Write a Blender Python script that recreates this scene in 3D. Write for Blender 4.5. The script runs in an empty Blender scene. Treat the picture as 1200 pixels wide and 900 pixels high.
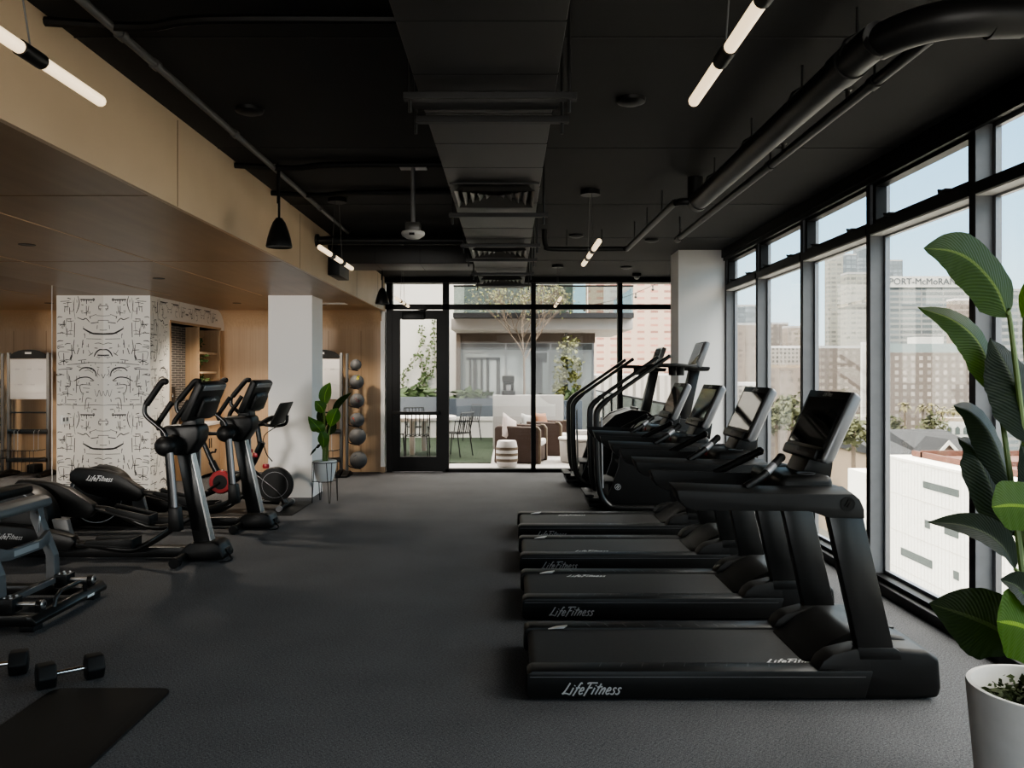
import bpy, bmesh, math, random
from mathutils import Vector, Matrix
R = math.radians
C = bpy.context.scene.collection
F, CX, CY, H0 = 950.0, 597.0, 438.0, 1.6

def P(px, py, Y):
    return Vector(((px - CX) * Y / F, Y, H0 - (py - CY) * Y / F))

# ------------------------------------------------------------------ materials
def newmat(name):
    m = bpy.data.materials.new(name); m.use_nodes = True
    return m, m.node_tree, m.node_tree.nodes.get('Principled BSDF')

def mat(name, col, rough=0.5, metal=0.0, emit=None, es=1.0, spec=0.5, noise=0.0, nscale=20.0, bump=0.0):
    m, nt, b = newmat(name)
    b.inputs['Base Color'].default_value = (*col, 1)
    b.inputs['Roughness'].default_value = rough
    b.inputs['Metallic'].default_value = metal
    b.inputs['Specular IOR Level'].default_value = spec
    if emit:
        b.inputs['Emission Color'].default_value = (*emit, 1); b.inputs['Emission Strength'].default_value = es
    if noise or bump:
        tc = nt.nodes.new('ShaderNodeTexCoord'); n = nt.nodes.new('ShaderNodeTexNoise')
        n.inputs['Scale'].default_value = nscale; n.inputs['Detail'].default_value = 4
        nt.links.new(tc.outputs['Object'], n.inputs['Vector'])
        if noise:
            mx = nt.nodes.new('ShaderNodeMix'); mx.data_type = 'RGBA'
            mx.inputs[6].default_value = (*[c * (1 - noise) for c in col], 1)
            mx.inputs[7].default_value = (*[min(1, c * (1 + noise)) for c in col], 1)
            nt.links.new(n.outputs['Fac'], mx.inputs[0]); nt.links.new(mx.outputs[2], b.inputs['Base Color'])
        if bump:
            bp = nt.nodes.new('ShaderNodeBump'); bp.inputs['Strength'].default_value = bump; bp.inputs['Distance'].default_value = .01
            nt.links.new(n.outputs['Fac'], bp.inputs['Height']); nt.links.new(bp.outputs['Normal'], b.inputs['Normal'])
    return m

def wood_mat(name, c1, c2, scale, rough):
    m, nt, b = newmat(name)
    tc = nt.nodes.new('ShaderNodeTexCoord'); mp = nt.nodes.new('ShaderNodeMapping'); mp.inputs['Scale'].default_value = scale
    n = nt.nodes.new('ShaderNodeTexNoise'); n.inputs['Scale'].default_value = 1.0; n.inputs['Detail'].default_value = 6
    n2 = nt.nodes.new('ShaderNodeTexNoise'); n2.inputs['Scale'].default_value = 1.3; n2.inputs['Detail'].default_value = 2
    ad = nt.nodes.new('ShaderNodeMath'); ad.operation = 'ADD'
    rp = nt.nodes.new('ShaderNodeValToRGB')
    rp.color_ramp.elements[0].position = .75; rp.color_ramp.elements[0].color = (*c1, 1)
    rp.color_ramp.elements[1].position = 1.25; rp.color_ramp.elements[1].color = (*c2, 1)
    ml = nt.nodes.new('ShaderNodeMath'); ml.operation = 'MULTIPLY'; ml.inputs[1].default_value = 1.0
    nt.links.new(tc.outputs['Object'], mp.inputs['Vector']); nt.links.new(mp.outputs['Vector'], n.inputs['Vector'])
    nt.links.new(tc.outputs['Object'], n2.inputs['Vector'])
    nt.links.new(n.outputs['Fac'], ad.inputs[0]); nt.links.new(n2.outputs['Fac'], ad.inputs[1])
    nt.links.new(ad.outputs[0], ml.inputs[0]); nt.links.new(ml.outputs[0], rp.inputs['Fac'])
    nt.links.new(rp.outputs['Color'], b.inputs['Base Color'])
    rp.color_ramp.elements[0].position = .35; rp.color_ramp.elements[1].position = .65
    ml.inputs[1].default_value = .5
    b.inputs['Roughness'].default_value = rough
    return m

def carpet_mat():
    m, nt, b = newmat('carpet')
    tc = nt.nodes.new('ShaderNodeTexCoord')
    def nz(scale, det, ms):
        mp = nt.nodes.new('ShaderNodeMapping'); mp.inputs['Scale'].default_value = ms; mp.inputs['Rotation'].default_value = (0, 0, .12)
        n = nt.nodes.new('ShaderNodeTexNoise'); n.inputs['Scale'].default_value = scale; n.inputs['Detail'].default_value = det
        nt.links.new(tc.outputs['Object'], mp.inputs['Vector']); nt.links.new(mp.outputs['Vector'], n.inputs['Vector']); return n
    a = nz(75, 4, (1, 7, 1)); c = nz(75, 4, (7, 1, 1)); d = nz(2.0, 3, (1, 1, 1))
    s = nt.nodes.new('ShaderNodeMath'); s.operation = 'ADD'
    nt.links.new(a.outputs['Fac'], s.inputs[0]); nt.links.new(c.outputs['Fac'], s.inputs[1])
    s2 = nt.nodes.new('ShaderNodeMath'); s2.operation = 'MULTIPLY_ADD'; s2.inputs[1].default_value = .12
    nt.links.new(d.outputs['Fac'], s2.inputs[0]); nt.links.new(s.outputs[0], s2.inputs[2])
    mr = nt.nodes.new('ShaderNodeMapRange'); mr.inputs['From Min'].default_value = .90; mr.inputs['From Max'].default_value = 1.24
    nt.links.new(s2.outputs[0], mr.inputs['Value'])
    mx = nt.nodes.new('ShaderNodeMix'); mx.data_type = 'RGBA'
    mx.inputs[6].default_value = (.032, .0325, .0345, 1); mx.inputs[7].default_value = (.160, .162, .172, 1)
    nt.links.new(mr.outputs[0], mx.inputs[0]); nt.links.new(mx.outputs[2], b.inputs['Base Color'])
    bp = nt.nodes.new('ShaderNodeBump'); bp.inputs['Strength'].default_value = .5; bp.inputs['Distance'].default_value = .004
    nt.links.new(s.outputs[0], bp.inputs['Height']); nt.links.new(bp.outputs['Normal'], b.inputs['Normal'])
    b.inputs['Roughness'].default_value = .85; b.inputs['Specular IOR Level'].default_value = .25
    return m

def glass_mat(name, tint, refl, base=0.04):
    m, nt, b = newmat(name); nt.nodes.remove(b)
    out = nt.nodes['Material Output']
    tr = nt.nodes.new('ShaderNodeBsdfTransparent'); tr.inputs['Color'].default_value = (*tint, 1)
    gl = nt.nodes.new('ShaderNodeBsdfGlossy'); gl.inputs['Roughness'].default_value = 0.0
    lw = nt.nodes.new('ShaderNodeLayerWeight'); lw.inputs['Blend'].default_value = .25
    mr = nt.nodes.new('ShaderNodeMapRange'); mr.inputs['To Min'].default_value = base; mr.inputs['To Max'].default_value = refl
    nt.links.new(lw.outputs['Fresnel'], mr.inputs['Value'])
    mx = nt.nodes.new('ShaderNodeMixShader')
    nt.links.new(mr.outputs[0], mx.inputs['Fac']); nt.links.new(tr.outputs[0], mx.inputs[1]); nt.links.new(gl.outputs[0], mx.inputs[2])
    nt.links.new(mx.outputs[0], out.inputs['Surface'])
    return m

def facade_mat(name, wall, glass, sx, sz, fx, fz, rough=.7, grough=.25, band=None):
    """wall with a regular grid of windows, in world metres"""
    m, nt, b = newmat(name)
    g = nt.nodes.new('ShaderNodeNewGeometry'); sp = nt.nodes.new('ShaderNodeSeparateXYZ')
    nt.links.new(g.outputs['Position'], sp.inputs[0])
    def M(op, a, bb=None):
        n = nt.nodes.new('ShaderNodeMath'); n.operation = op
        for i, v in enumerate((a, bb)):
            if v is None: continue
            if isinstance(v, (int, float)): n.inputs[i].default_value = v
            else: nt.links.new(v, n.inputs[i])
        return n.outputs[0]
    h = M('ADD', sp.outputs[0], sp.outputs[1])
    hu = M('DIVIDE', h, sx); zu = M('DIVIDE', M('ADD', sp.outputs[2], 100.0), sz)
    a = M('GREATER_THAN', M('FRACT', hu), 1 - fx); c = M('GREATER_THAN', M('FRACT', zu), 1 - fz)
    k = M('MULTIPLY', a, c)
    wn = nt.nodes.new('ShaderNodeTexWhiteNoise'); wn.noise_dimensions = '2D'
    cb = nt.nodes.new('ShaderNodeCombineXYZ')
    nt.links.new(M('FLOOR', hu), cb.inputs[0]); nt.links.new(M('FLOOR', zu), cb.inputs[1]); nt.links.new(cb.outputs[0], wn.inputs['Vector'])
    gm = nt.nodes.new('ShaderNodeMix'); gm.data_type = 'RGBA'
    gm.inputs[6].default_value = (*[x * .7 for x in glass], 1); gm.inputs[7].default_value = (*[min(1, x * 1.4) for x in glass], 1)
    nt.links.new(wn.outputs['Value'], gm.inputs[0])
    mx = nt.nodes.new('ShaderNodeMix'); mx.data_type = 'RGBA'
    mx.inputs[6].default_value = (*wall, 1); nt.links.new(gm.outputs[2], mx.inputs[7]); nt.links.new(k, mx.inputs[0])
    nt.links.new(mx.outputs[2], b.inputs['Base Color'])
    b.inputs['Roughness'].default_value = rough
    return m

def leaf_mat(name, dark, light, trans, nv=26, rough=.4, spec=.3, bump=.3):
    m, nt, b = newmat(name)
    uv = nt.nodes.new('ShaderNodeUVMap'); sp = nt.nodes.new('ShaderNodeSeparateXYZ'); nt.links.new(uv.outputs[0], sp.inputs[0])
    def M(op, *ar):
        n = nt.nodes.new('ShaderNodeMath'); n.operation = op
        for i, v in enumerate(ar):
            if isinstance(v, (int, float)): n.inputs[i].default_value = v
            else: nt.links.new(v, n.inputs[i])
        return n.outputs[0]
    au = M('ABSOLUTE', M('SUBTRACT', sp.outputs[0], .5))
    w = M('SINE', M('MULTIPLY', M('SUBTRACT', sp.outputs[1], M('MULTIPLY', au, .45)), nv * 6.283))
    w01 = M('MULTIPLY_ADD', w, .5, .5)
    mid = M('LESS_THAN', au, .03)
    mx = nt.nodes.new('ShaderNodeMix'); mx.data_type = 'RGBA'
    mx.inputs[6].default_value = (*dark, 1); mx.inputs[7].default_value = (*light, 1); nt.links.new(w01, mx.inputs[0])
    m2 = nt.nodes.new('ShaderNodeMix'); m2.data_type = 'RGBA'
    nt.links.new(mx.outputs[2], m2.inputs[6]); m2.inputs[7].default_value = (*[min(1, c * k + .01) for c, k in zip(light, (4.2, 3.0, 2.0))], 1); nt.links.new(mid, m2.inputs[0])
    nt.links.new(m2.outputs[2], b.inputs['Base Color']); b.inputs['Roughness'].default_value = rough; b.inputs['Specular IOR Level'].default_value = spec
    bp = nt.nodes.new('ShaderNodeBump'); bp.inputs['Strength'].default_value = bump; bp.inputs['Distance'].default_value = .004
    nt.links.new(w01, bp.inputs['Height']); nt.links.new(bp.outputs['Normal'], b.inputs['Normal'])
    tl = nt.nodes.new('ShaderNodeBsdfTranslucent')
    tc = nt.nodes.new('ShaderNodeMix'); tc.data_type = 'RGBA'; tc.inputs[0].default_value = .75
    nt.links.new(m2.outputs[2], tc.inputs[6]); tc.inputs[7].default_value = (.22, .42, .03, 1)
    nt.links.new(tc.outputs[2], tl.inputs['Color'])
    ms = nt.nodes.new('ShaderNodeMixShader'); ms.inputs[0].default_value = trans
    nt.links.new(b.outputs[0], ms.inputs[1]); nt.links.new(tl.outputs[0], ms.inputs[2])
    nt.links.new(ms.outputs[0], nt.nodes['Material Output'].inputs['Surface'])
    return m

M_ = {}
M_['carpet'] = carpet_mat()
M_['ceil'] = mat('black_ceiling_paint', (.011, .0105, .0103), .75, noise=.35, nscale=2.5)
M_['duct'] = mat('black_duct_metal', (.026, .0245, .0238), .42, noise=.15, nscale=4)
M_['ductdark'] = mat('dark_duct_seam', (.01, .01, .01), .6)
M_['diff'] = mat('diffuser_grey_metal', (.09, .085, .08), .35, .3)
M_['pipe'] = mat('black_pipe_paint', (.015, .0145, .0142), .42)
M_['frame'] = mat('black_window_frame', (.007, .007, .0072), .45, spec=.2)
M_['mullion'] = mat('grey_anodised_mullion', (.16, .165, .175), .5, noise=.15, nscale=12)
M_['white'] = mat('white_wall_paint', (.86, .84, .82), .7)
M_['paper'] = mat('white_wallpaper', (.84, .81, .76), .65)
M_['ink'] = mat('black_wallpaper_ink', (.015, .014, .013), .6)
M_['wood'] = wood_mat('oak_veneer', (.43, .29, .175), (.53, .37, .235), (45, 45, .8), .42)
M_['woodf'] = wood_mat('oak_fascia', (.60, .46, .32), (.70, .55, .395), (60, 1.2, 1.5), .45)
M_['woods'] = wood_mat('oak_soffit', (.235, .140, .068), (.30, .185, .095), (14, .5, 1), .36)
M_['seam'] = mat('wood_panel_seam', (.16, .085, .035), .7)
M_['seaml'] = mat('wood_panel_light_seam', (.66, .47, .30), .6)
M_['mirror'] = mat('mirror_silver', (.86, .84, .82), .0, 1.0)
M_['bk'] = mat('matt_black_plastic', (.0065, .0064, .0063), .42, spec=.3)
M_['bk2'] = mat('satin_black_plastic', (.0088, .0086, .0084), .42, spec=.24)
M_['bkm'] = mat('black_powder_coat', (.0085, .0083, .008), .3, spec=.5)
M_['char'] = mat('charcoal_plastic', (.014, .0137, .0134), .5, spec=.25)
M_['rub'] = mat('black_rubber', (.0062, .006, .006), .6, spec=.3)
M_['belt'] = mat('treadmill_belt', (.014, .0138, .0138), .62, noise=.5, nscale=60)
M_['tick'] = mat('grey_rail_ribs', (.075, .075, .078), .4)
M_['grey'] = mat('grey_powder_coat', (.11, .109, .109), .45)
M_['steel'] = mat('brushed_steel', (.62, .62, .63), .3, 1.0)
M_['chrome'] = mat('chrome', (.75, .75, .76), .12, 1.0)
M_['silver'] = mat('silver_plastic', (.26, .26, .27), .32, .4)
M_['screen'] = mat('black_glass_screen', (.012, .011, .011), .04, spec=.8)
M_['logo'] = mat('silver_lettering', (.62, .62, .62), .45)
M_['logod'] = mat('grey_lettering', (.33, .33, .33), .5)
M_['red'] = mat('red_plastic', (.30, .02, .025), .35)
M_['glass'] = glass_mat('window_glass', (.93, .95, .95), .32, .02)
M_['glassf'] = glass_mat('patio_glass', (.92, .93, .92), .5, .012)
M_['railglass'] = glass_mat('green_railing_glass', (.60, .66, .65), .6, .10)
M_['tube'] = mat('warm_light_tube', (.9, .85, .75), .4, emit=(1, .76, .48), es=1.35)
M_['tubedim'] = mat('light_tube_end', (.9, .82, .7), .4, emit=(1, .80, .55), es=2.5)
M_['conc'] = mat('white_concrete', (.62, .60, .575), .75, noise=.08, nscale=14, bump=.15)
M_['moss'] = mat('green_moss', (.035, .05, .012), .95, noise=.7, nscale=40, bump=1.0)
M_['pot'] = mat('white_ceramic_pot', (.8, .79, .77), .45)
M_['soil'] = mat('dark_soil', (.03, .02, .013), .95, noise=.5, nscale=50, bump=.8)
M_['stem'] = mat('green_stem', (.13, .20, .05), .45)
M_['bark'] = mat('brown_stalk', (.10, .075, .05), .7)
M_['ball'] = mat('grey_ball_rubber', (.085, .086, .09), .6, noise=.15, nscale=60)
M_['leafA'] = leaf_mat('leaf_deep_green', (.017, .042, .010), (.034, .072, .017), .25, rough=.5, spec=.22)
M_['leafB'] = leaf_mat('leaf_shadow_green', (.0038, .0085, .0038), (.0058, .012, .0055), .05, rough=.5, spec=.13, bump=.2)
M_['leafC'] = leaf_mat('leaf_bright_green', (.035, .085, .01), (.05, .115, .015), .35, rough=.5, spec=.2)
M_['leafD'] = leaf_mat('leaf_mid_green', (.02, .075, .015), (.045, .13, .03), .30, 14)
M_['ivy'] = mat('ivy_green', (.06, .10, .03), .6, noise=.5, nscale=9)
M_['treeleaf'] = mat('yellow_green_tree_leaf', (.15, .155, .045), .6, noise=.4, nscale=6)
M_['twig'] = mat('grey_brown_twig', (.16, .12, .09), .8)
M_['board'] = mat('frosted_board', (.42, .41, .41), .35)
M_['brick'] = mat('dark_tile', (.055, .05, .047), .5)
M_['brickl'] = mat('tile_joint', (.42, .39, .36), .7)

# ------------------------------------------------------------------ mesh builder
def catmull(pts, n=6):
    pts = [Vector(p) for p in pts]
    if len(pts) < 3: return pts
    out = []
    q = [2 * pts[0] - pts[1]] + pts + [2 * pts[-1] - pts[-2]]
    for i in range(1, len(q) - 2):
        p0, p1, p2, p3 = q[i - 1:i + 3]
        for k in range(n):
            t = k / n
            out.append(.5 * ((2 * p1) + (-p0 + p2) * t + (2 * p0 - 5 * p1 + 4 * p2 - p3) * t * t + (-p0 + 3 * p1 - 3 * p2 + p3) * t ** 3))
    out.append(pts[-1]); return out

class MB:
    def __init__(s): s.v = []; s.f = []; s.m = []; s.uv = {}
    def add(s, vs, fs, mi=0, bev=0, seg=2):
        if bev:
            bm = bmesh.new()
            bv = [bm.verts.new(v) for v in vs]
            for f in fs: bm.faces.new([bv[i] for i in f])
            bmesh.ops.recalc_face_normals(bm, faces=bm.faces)
            es = [e for e in bm.edges if len(e.link_faces) == 2 and e.calc_face_angle(0) > .35]
            bmesh.ops.bevel(bm, geom=es, offset=bev, segments=seg, affect='EDGES', profile=.5, clamp_overlap=True)
            bm.verts.index_update()
            vs = [v.co.copy() for v in bm.verts]; fs = [[v.index for v in f.verts] for f in bm.faces]
            bm.free()
        o = len(s.v); s.v += [Vector(v) for v in vs]
        for f in fs: s.f.append([o + i for i in f]); s.m.append(mi)
        return s
    def box(s, x0, x1, y0, y1, z0, z1, mi=0, bev=0, seg=2):
        vs = [(x, y, z) for z in (z0, z1) for y in (y0, y1) for x in (x0, x1)]
        return s.add(vs, [(0, 2, 3, 1), (4, 5, 7, 6), (0, 1, 5, 4), (2, 6, 7, 3), (0, 4, 6, 2), (1, 3, 7, 5)], mi, bev, seg)
    def hexa(s, b, t, mi=0, bev=0):
        """b and t: four bottom and four top corners in the same turning order"""
        vs = list(b) + list(t)
        return s.add(vs, [(3, 2, 1, 0), (4, 5, 6, 7)] + [(i, (i + 1) % 4, 4 + (i + 1) % 4, 4 + i) for i in range(4)], mi, bev)
    def prism(s, poly, a0, a1, axis='y', mi=0, bev=0, seg=2):
        def mk(p, a):
            return {'y': (p[0], a, p[1]), 'x': (a, p[0], p[1]), 'z': (p[0], p[1], a)}[axis]
        n = len(poly)
        vs = [mk(p, a0) for p in poly] + [mk(p, a1) for p in poly]
        fs = [list(range(n)), list(range(2 * n - 1, n - 1, -1))] + [(i, n + i, n + (i + 1) % n, (i + 1) % n) for i in range(n)]
        return s.add(vs, fs, mi, bev, seg)
    def tube(s, pts, r, n=10, mi=0, smooth=0, cap=True, flat=1.0):
        pts = catmull(pts, smooth) if smooth else [Vector(p) for p in pts]
        k = len(pts); rs = r if isinstance(r, (list, tuple)) else [r] * k
        if len(rs) != k: rs = [rs[0] + (rs[-1] - rs[0]) * i / (k - 1) for i in range(k)]
        T = []
        for i in range(k):
            d = pts[min(i + 1, k - 1)] - pts[max(i - 1, 0)]
            T.append(d.normalized() if d.length > 1e-9 else Vector((0, 0, 1)))
        u = T[0].orthogonal().normalized()
        if abs(T[0].z) < .9: u = Vector((0, 0, 1)).cross(T[0]).normalized()
        vs = []
        for i in range(k):
            u = (u - T[i] * u.dot(T[i]))
            u = u.normalized() if u.length > 1e-6 else T[i].orthogonal().normalized()
            w = T[i].cross(u)
            for j in range(n):
                a = 2 * math.pi * j / n
                vs.append(pts[i] + (u * math.cos(a) + w * math.sin(a) * flat) * rs[i])
        fs = [(i * n + j, i * n + (j + 1) % n, (i + 1) * n + (j + 1) % n, (i + 1) * n + j) for i in range(k - 1) for j in range(n)]
        if cap: fs += [list(range(n - 1, -1, -1)), list(range((k - 1) * n, k * n))]
        return s.add(vs, fs, mi)
    def lathe(s, prof, c=(0, 0, 0), n=24, axis='z', mi=0, cap=True):
        c = Vector(c); vs = []
        for r, z in prof:
            for j in range(n):
                a = 2 * math.pi * j / n; p, q = r * math.cos(a), r * math.sin(a)
                vs.append(c + Vector({'z': (p, q, z), 'y': (p, z, -q), 'x': (z, p, q)}[axis]))
        k = len(prof)
        fs = [(i * n + j, i * n + (j + 1) % n, (i + 1) * n + (j + 1) % n, (i + 1) * n + j) for i in range(k - 1) for j in range(n)]
        if cap:
            if prof[0][0] > 1e-5: fs.append(list(range(n - 1, -1, -1)))
            if prof[-1][0] > 1e-5: fs.append(list(range((k - 1) * n, k * n)))
        return s.add(vs, fs, mi)
    def sphere(s, c, r, n=20, mi=0, sc=(1, 1, 1)):
        c = Vector(c); m = n // 2; prof = []
        vs = []; fs = []
        for i in range(m + 1):
            t = math.pi * i / m
            for j in range(n):
                a = 2 * math.pi * j / n
                vs.append(c + Vector((math.sin(t) * math.cos(a) * r * sc[0], math.sin(t) * math.sin(a) * r * sc[1], -math.cos(t) * r * sc[2])))
        fs = [(i * n + j, i * n + (j + 1) % n, (i + 1) * n + (j + 1) % n, (i + 1) * n + j) for i in range(m) for j in range(n)]
        return s.add(vs, fs, mi)
    def quad(s, a, b, c, d, mi=0): return s.add([a, b, c, d], [(0, 1, 2, 3)], mi)
    def build(s, name, mats, parent=None, smooth=True, loc=None, ang=38):
        if not isinstance(mats, (list, tuple)): mats = [mats]
        me = bpy.data.meshes.new(name)
        me.from_pydata([tuple(v) for v in s.v], [], s.f); 
        for m in mats: me.materials.append(M_[m] if isinstance(m, str) else m)
        me.polygons.foreach_set('material_index', s.m)
        bm = bmesh.new(); bm.from_mesh(me)
        bmesh.ops.remove_doubles(bm, verts=bm.verts, dist=1e-5)
        if not s.uv: bmesh.ops.recalc_face_normals(bm, faces=bm.faces)
        bm.to_mesh(me); bm.free()
        if smooth:
            me.polygons.foreach_set('use_smooth', [True] * len(me.polygons)); me.set_sharp_from_angle(angle=R(ang))
        me.update()
        o = bpy.data.objects.new(name, me); C.objects.link(o)
        if parent: o.parent = parent
        if loc: o.location = loc
        return o

def tag(o, label, cat, group=None, kind=None):
    o['label'] = label; o['category'] = cat
    if group: o['group'] = group
    if kind: o['kind'] = kind
    return o
def thing(name, label, cat, loc=(0, 0, 0), rz=0, group=None):
    o = bpy.data.objects.new(name, None); C.objects.link(o); o.empty_display_size = .1
    o.location = loc; o.rotation_euler = (0, 0, rz)
    return tag(o, label, cat, group)
def struct(o):
    o['kind'] = 'structure'; return o
def sempty(name, loc=(0, 0, 0)):
    o = bpy.data.objects.new(name, None); C.objects.link(o); o.location = loc; o['kind'] = 'structure'; return o
def dup(root, loc, label=None, rz=None, group=None):
    r = root.copy(); C.objects.link(r); r.location = loc
    if rz is not None: r.rotation_euler = (0, 0, rz)
    if label: r['label'] = label
    if group: r['group'] = group
    for ch in list(root.children):
        c = ch.copy(); C.objects.link(c); c.parent = r
        for g in list(ch.children):
            d = g.copy(); C.objects.link(d); d.parent = c
    return r

# ------------------------------------------------------------------ lettering
GL = {
 'L': (.62, [[(.42, 1), (.2, .3), (.02, .02)], [(.02, .04), (.3, .1), (.72, -.02)]]),
 'i': (.26, [[(.14, .58), (.02, 0)], [(.2, .8), (.18, .72)]]),
 'f': (.36, [[(.52, .92), (.4, 1.0), (.3, .8), (.02, -.14)], [(.06, .56), (.44, .58)]]),
 'e': (.42, [[(.06, .28), (.36, .36), (.34, .55), (.2, .58), (.06, .25), (.16, .02), (.4, .12)]]),
 'F': (.62, [[(.1, .9), (.2, 1), (.95, 1)], [(.4, 1), (.1, -.14)], [(.26, .55), (.62, .6)]]),
 't': (.34, [[(.3, .95), (.06, 0)], [(.04, .64), (.5, .68)]]),
 'n': (.46, [[(.14, .56), (.0, 0)], [(.06, .3), (.3, .57), (.4, .45), (.3, 0)]]),
 's': (.38, [[(.4, .5), (.26, .58), (.14, .44), (.3, .22), (.2, .02), (.0, .06)]]),
}
def script_word(mb, word, o, u, v, h, mi=0, wd=.1):
    """brush-script strokes laid on a plane: origin o, reading direction u, up direction v, cap height h"""
    o, u, v = Vector(o), Vector(u).normalized(), Vector(v).normalized()
    x = 0
    for ch in word:
        adv, strokes = GL[ch]
        for st in strokes:
            pts = [o + u * ((x + a + b * .34) * h) + v * (b * h) for a, b in st]
            if len(pts) > 2: pts = catmull(pts, 4)
            n = len(pts); L = []; Rr = []
            nn = u.cross(v)
            for i, p in enumerate(pts):
                d = (pts[min(i + 1, n - 1)] - pts[max(i - 1, 0)]).normalized(); w = nn.cross(d) * (wd * h * .5)
                L.append(p + w); Rr.append(p - w)
            mb.add(L + Rr, [(i, i + 1, n + i + 1, n + i) for i in range(n - 1)], mi)
        x += adv * 1.12
    return mb
def text_obj(name, body, size, mtx, material, parent, ext=.0005, shear=0.0, bold=0.0):
    cu = bpy.data.curves.new(name, 'FONT'); cu.body = body; cu.size = size; cu.extrude = ext; cu.shear = shear
    cu.align_x = 'CENTER'; cu.align_y = 'CENTER'; cu.offset = bold
    t = bpy.data.objects.new(name + '_curve', cu); C.objects.link(t)
    bpy.context.view_layer.update()
    me = bpy.data.meshes.new_from_object(t.evaluated_get(bpy.context.evaluated_depsgraph_get()))
    bpy.data.objects.remove(t)
    me.transform(mtx); me.materials.clear(); me.materials.append(M_[material] if isinstance(material, str) else material)
    me.name = name
    o = bpy.data.objects.new(name, me); C.objects.link(o)
    if parent: o.parent = parent
    return o
def frame_mtx(o, u, v):
    u, v = Vector(u).normalized(), Vector(v).normalized(); n = u.cross(v)
    m = Matrix((u, v, n)).transposed().to_4x4(); m.translation = Vector(o); return m

# ------------------------------------------------------------------ room shell
XR, XF, XM, XP = 2.72, -2.016, -5.245, -4.64      # right window line, fascia, mirror, patterned return
YF, YB, ZC, ZS = 13.2, -4.0, 3.16, 2.612         # far wall, rear wall, ceiling, soffit
YP = 10.47                                       # patterned wall front

mb = MB(); mb.box(-5.7, 3.0, YB, YF + .12, -.3, 0)
struct(mb.build('floor', 'carpet', smooth=False))
mb = MB(); mb.box(XF, 2.95, YB - .3, YF + .2, ZC, 12.0)
mb.box(-25, XF, YB - .3, YF + .2, ZC + .05, 12.0)
for y in (1.9, 3.75, 5.6, 7.45, 9.3, 11.15): mb.box(XF, 2.8, y, y + .012, ZC - .004, ZC + .01, 1)
struct(mb.build('ceiling', ['ceil', 'ductdark'], smooth=False))
# dropped timber ceiling with its front fascia
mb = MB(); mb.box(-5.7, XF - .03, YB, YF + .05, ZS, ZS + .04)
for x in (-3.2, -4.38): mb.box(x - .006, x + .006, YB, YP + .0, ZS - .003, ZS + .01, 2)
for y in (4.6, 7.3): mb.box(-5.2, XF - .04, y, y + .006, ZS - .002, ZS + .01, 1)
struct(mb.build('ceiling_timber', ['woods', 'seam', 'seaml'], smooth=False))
mb = MB(); mb.box(XF - .03, XF, YB, YF + .02, ZS, ZC + .02)
for y in (.6, 4.92, 7.8, 10.7, 12.4): mb.box(XF - .01, XF + .0015, y, y + .007, ZS + .004, ZC - .02, 1)
struct(mb.build('trim_fascia', ['woodf', 'seam'], smooth=False))
# far timber wall with a coved top
mb = MB()
cove = [(YF + .2, ZS + .03), (YF - .33, ZS + .03), (YF - .33, ZS)]
for k in range(9):
    a = R(90 * k / 8); cove.append((YF - .33 + .33 * math.sin(a), ZS - .33 + .33 * math.cos(a)))
cove += [(YF, 0), (YF + .2, 0)]
mb.prism(cove, -4.95, XF - .06, 'x')
mb.box(-4.9, XF - .07, YF - .0015, YF + .01, 2.305, 2.312, 1)
for x in (-3.85, -2.95, -2.42):
    mb.box(x, x + .006, YF - .0015, YF + .01, 0, ZS - .3, 1)
struct(mb.build('wall_far', ['wood', 'seam'], ang=60))
mb = MB(); mb.box(XF - .075, XF - .005, YF - .05, YF + .2, .09, ZS); mb.box(XF - .076, XF - .004, YF - .055, YF + .2, 0, .09, 1)
struct(mb.build('trim_wall_end', ['white', 'wood'], smooth=False))
# mirror wall
mb = MB(); mb.box(XM - .02, XM, YB, YP, .0, ZS)
mb.box(XM - .01, XM + .002, 9.29, 9.30, 0.0, ZS, 1); mb.box(XM - .01, XM + .002, 6.5, 6.51, 0.0, ZS, 1)
struct(mb.build('wall_left', ['mirror', 'white'], smooth=False))
mb = MB(); mb.box(-5.8, 3.1, YB - .35, YB - .15, 2.6, ZC + .1); mb.box(-5.8, -2.0, YB - .35, YB - .15, -.3, ZC)
struct(mb.build('wall_back', 'white', smooth=False))

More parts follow.
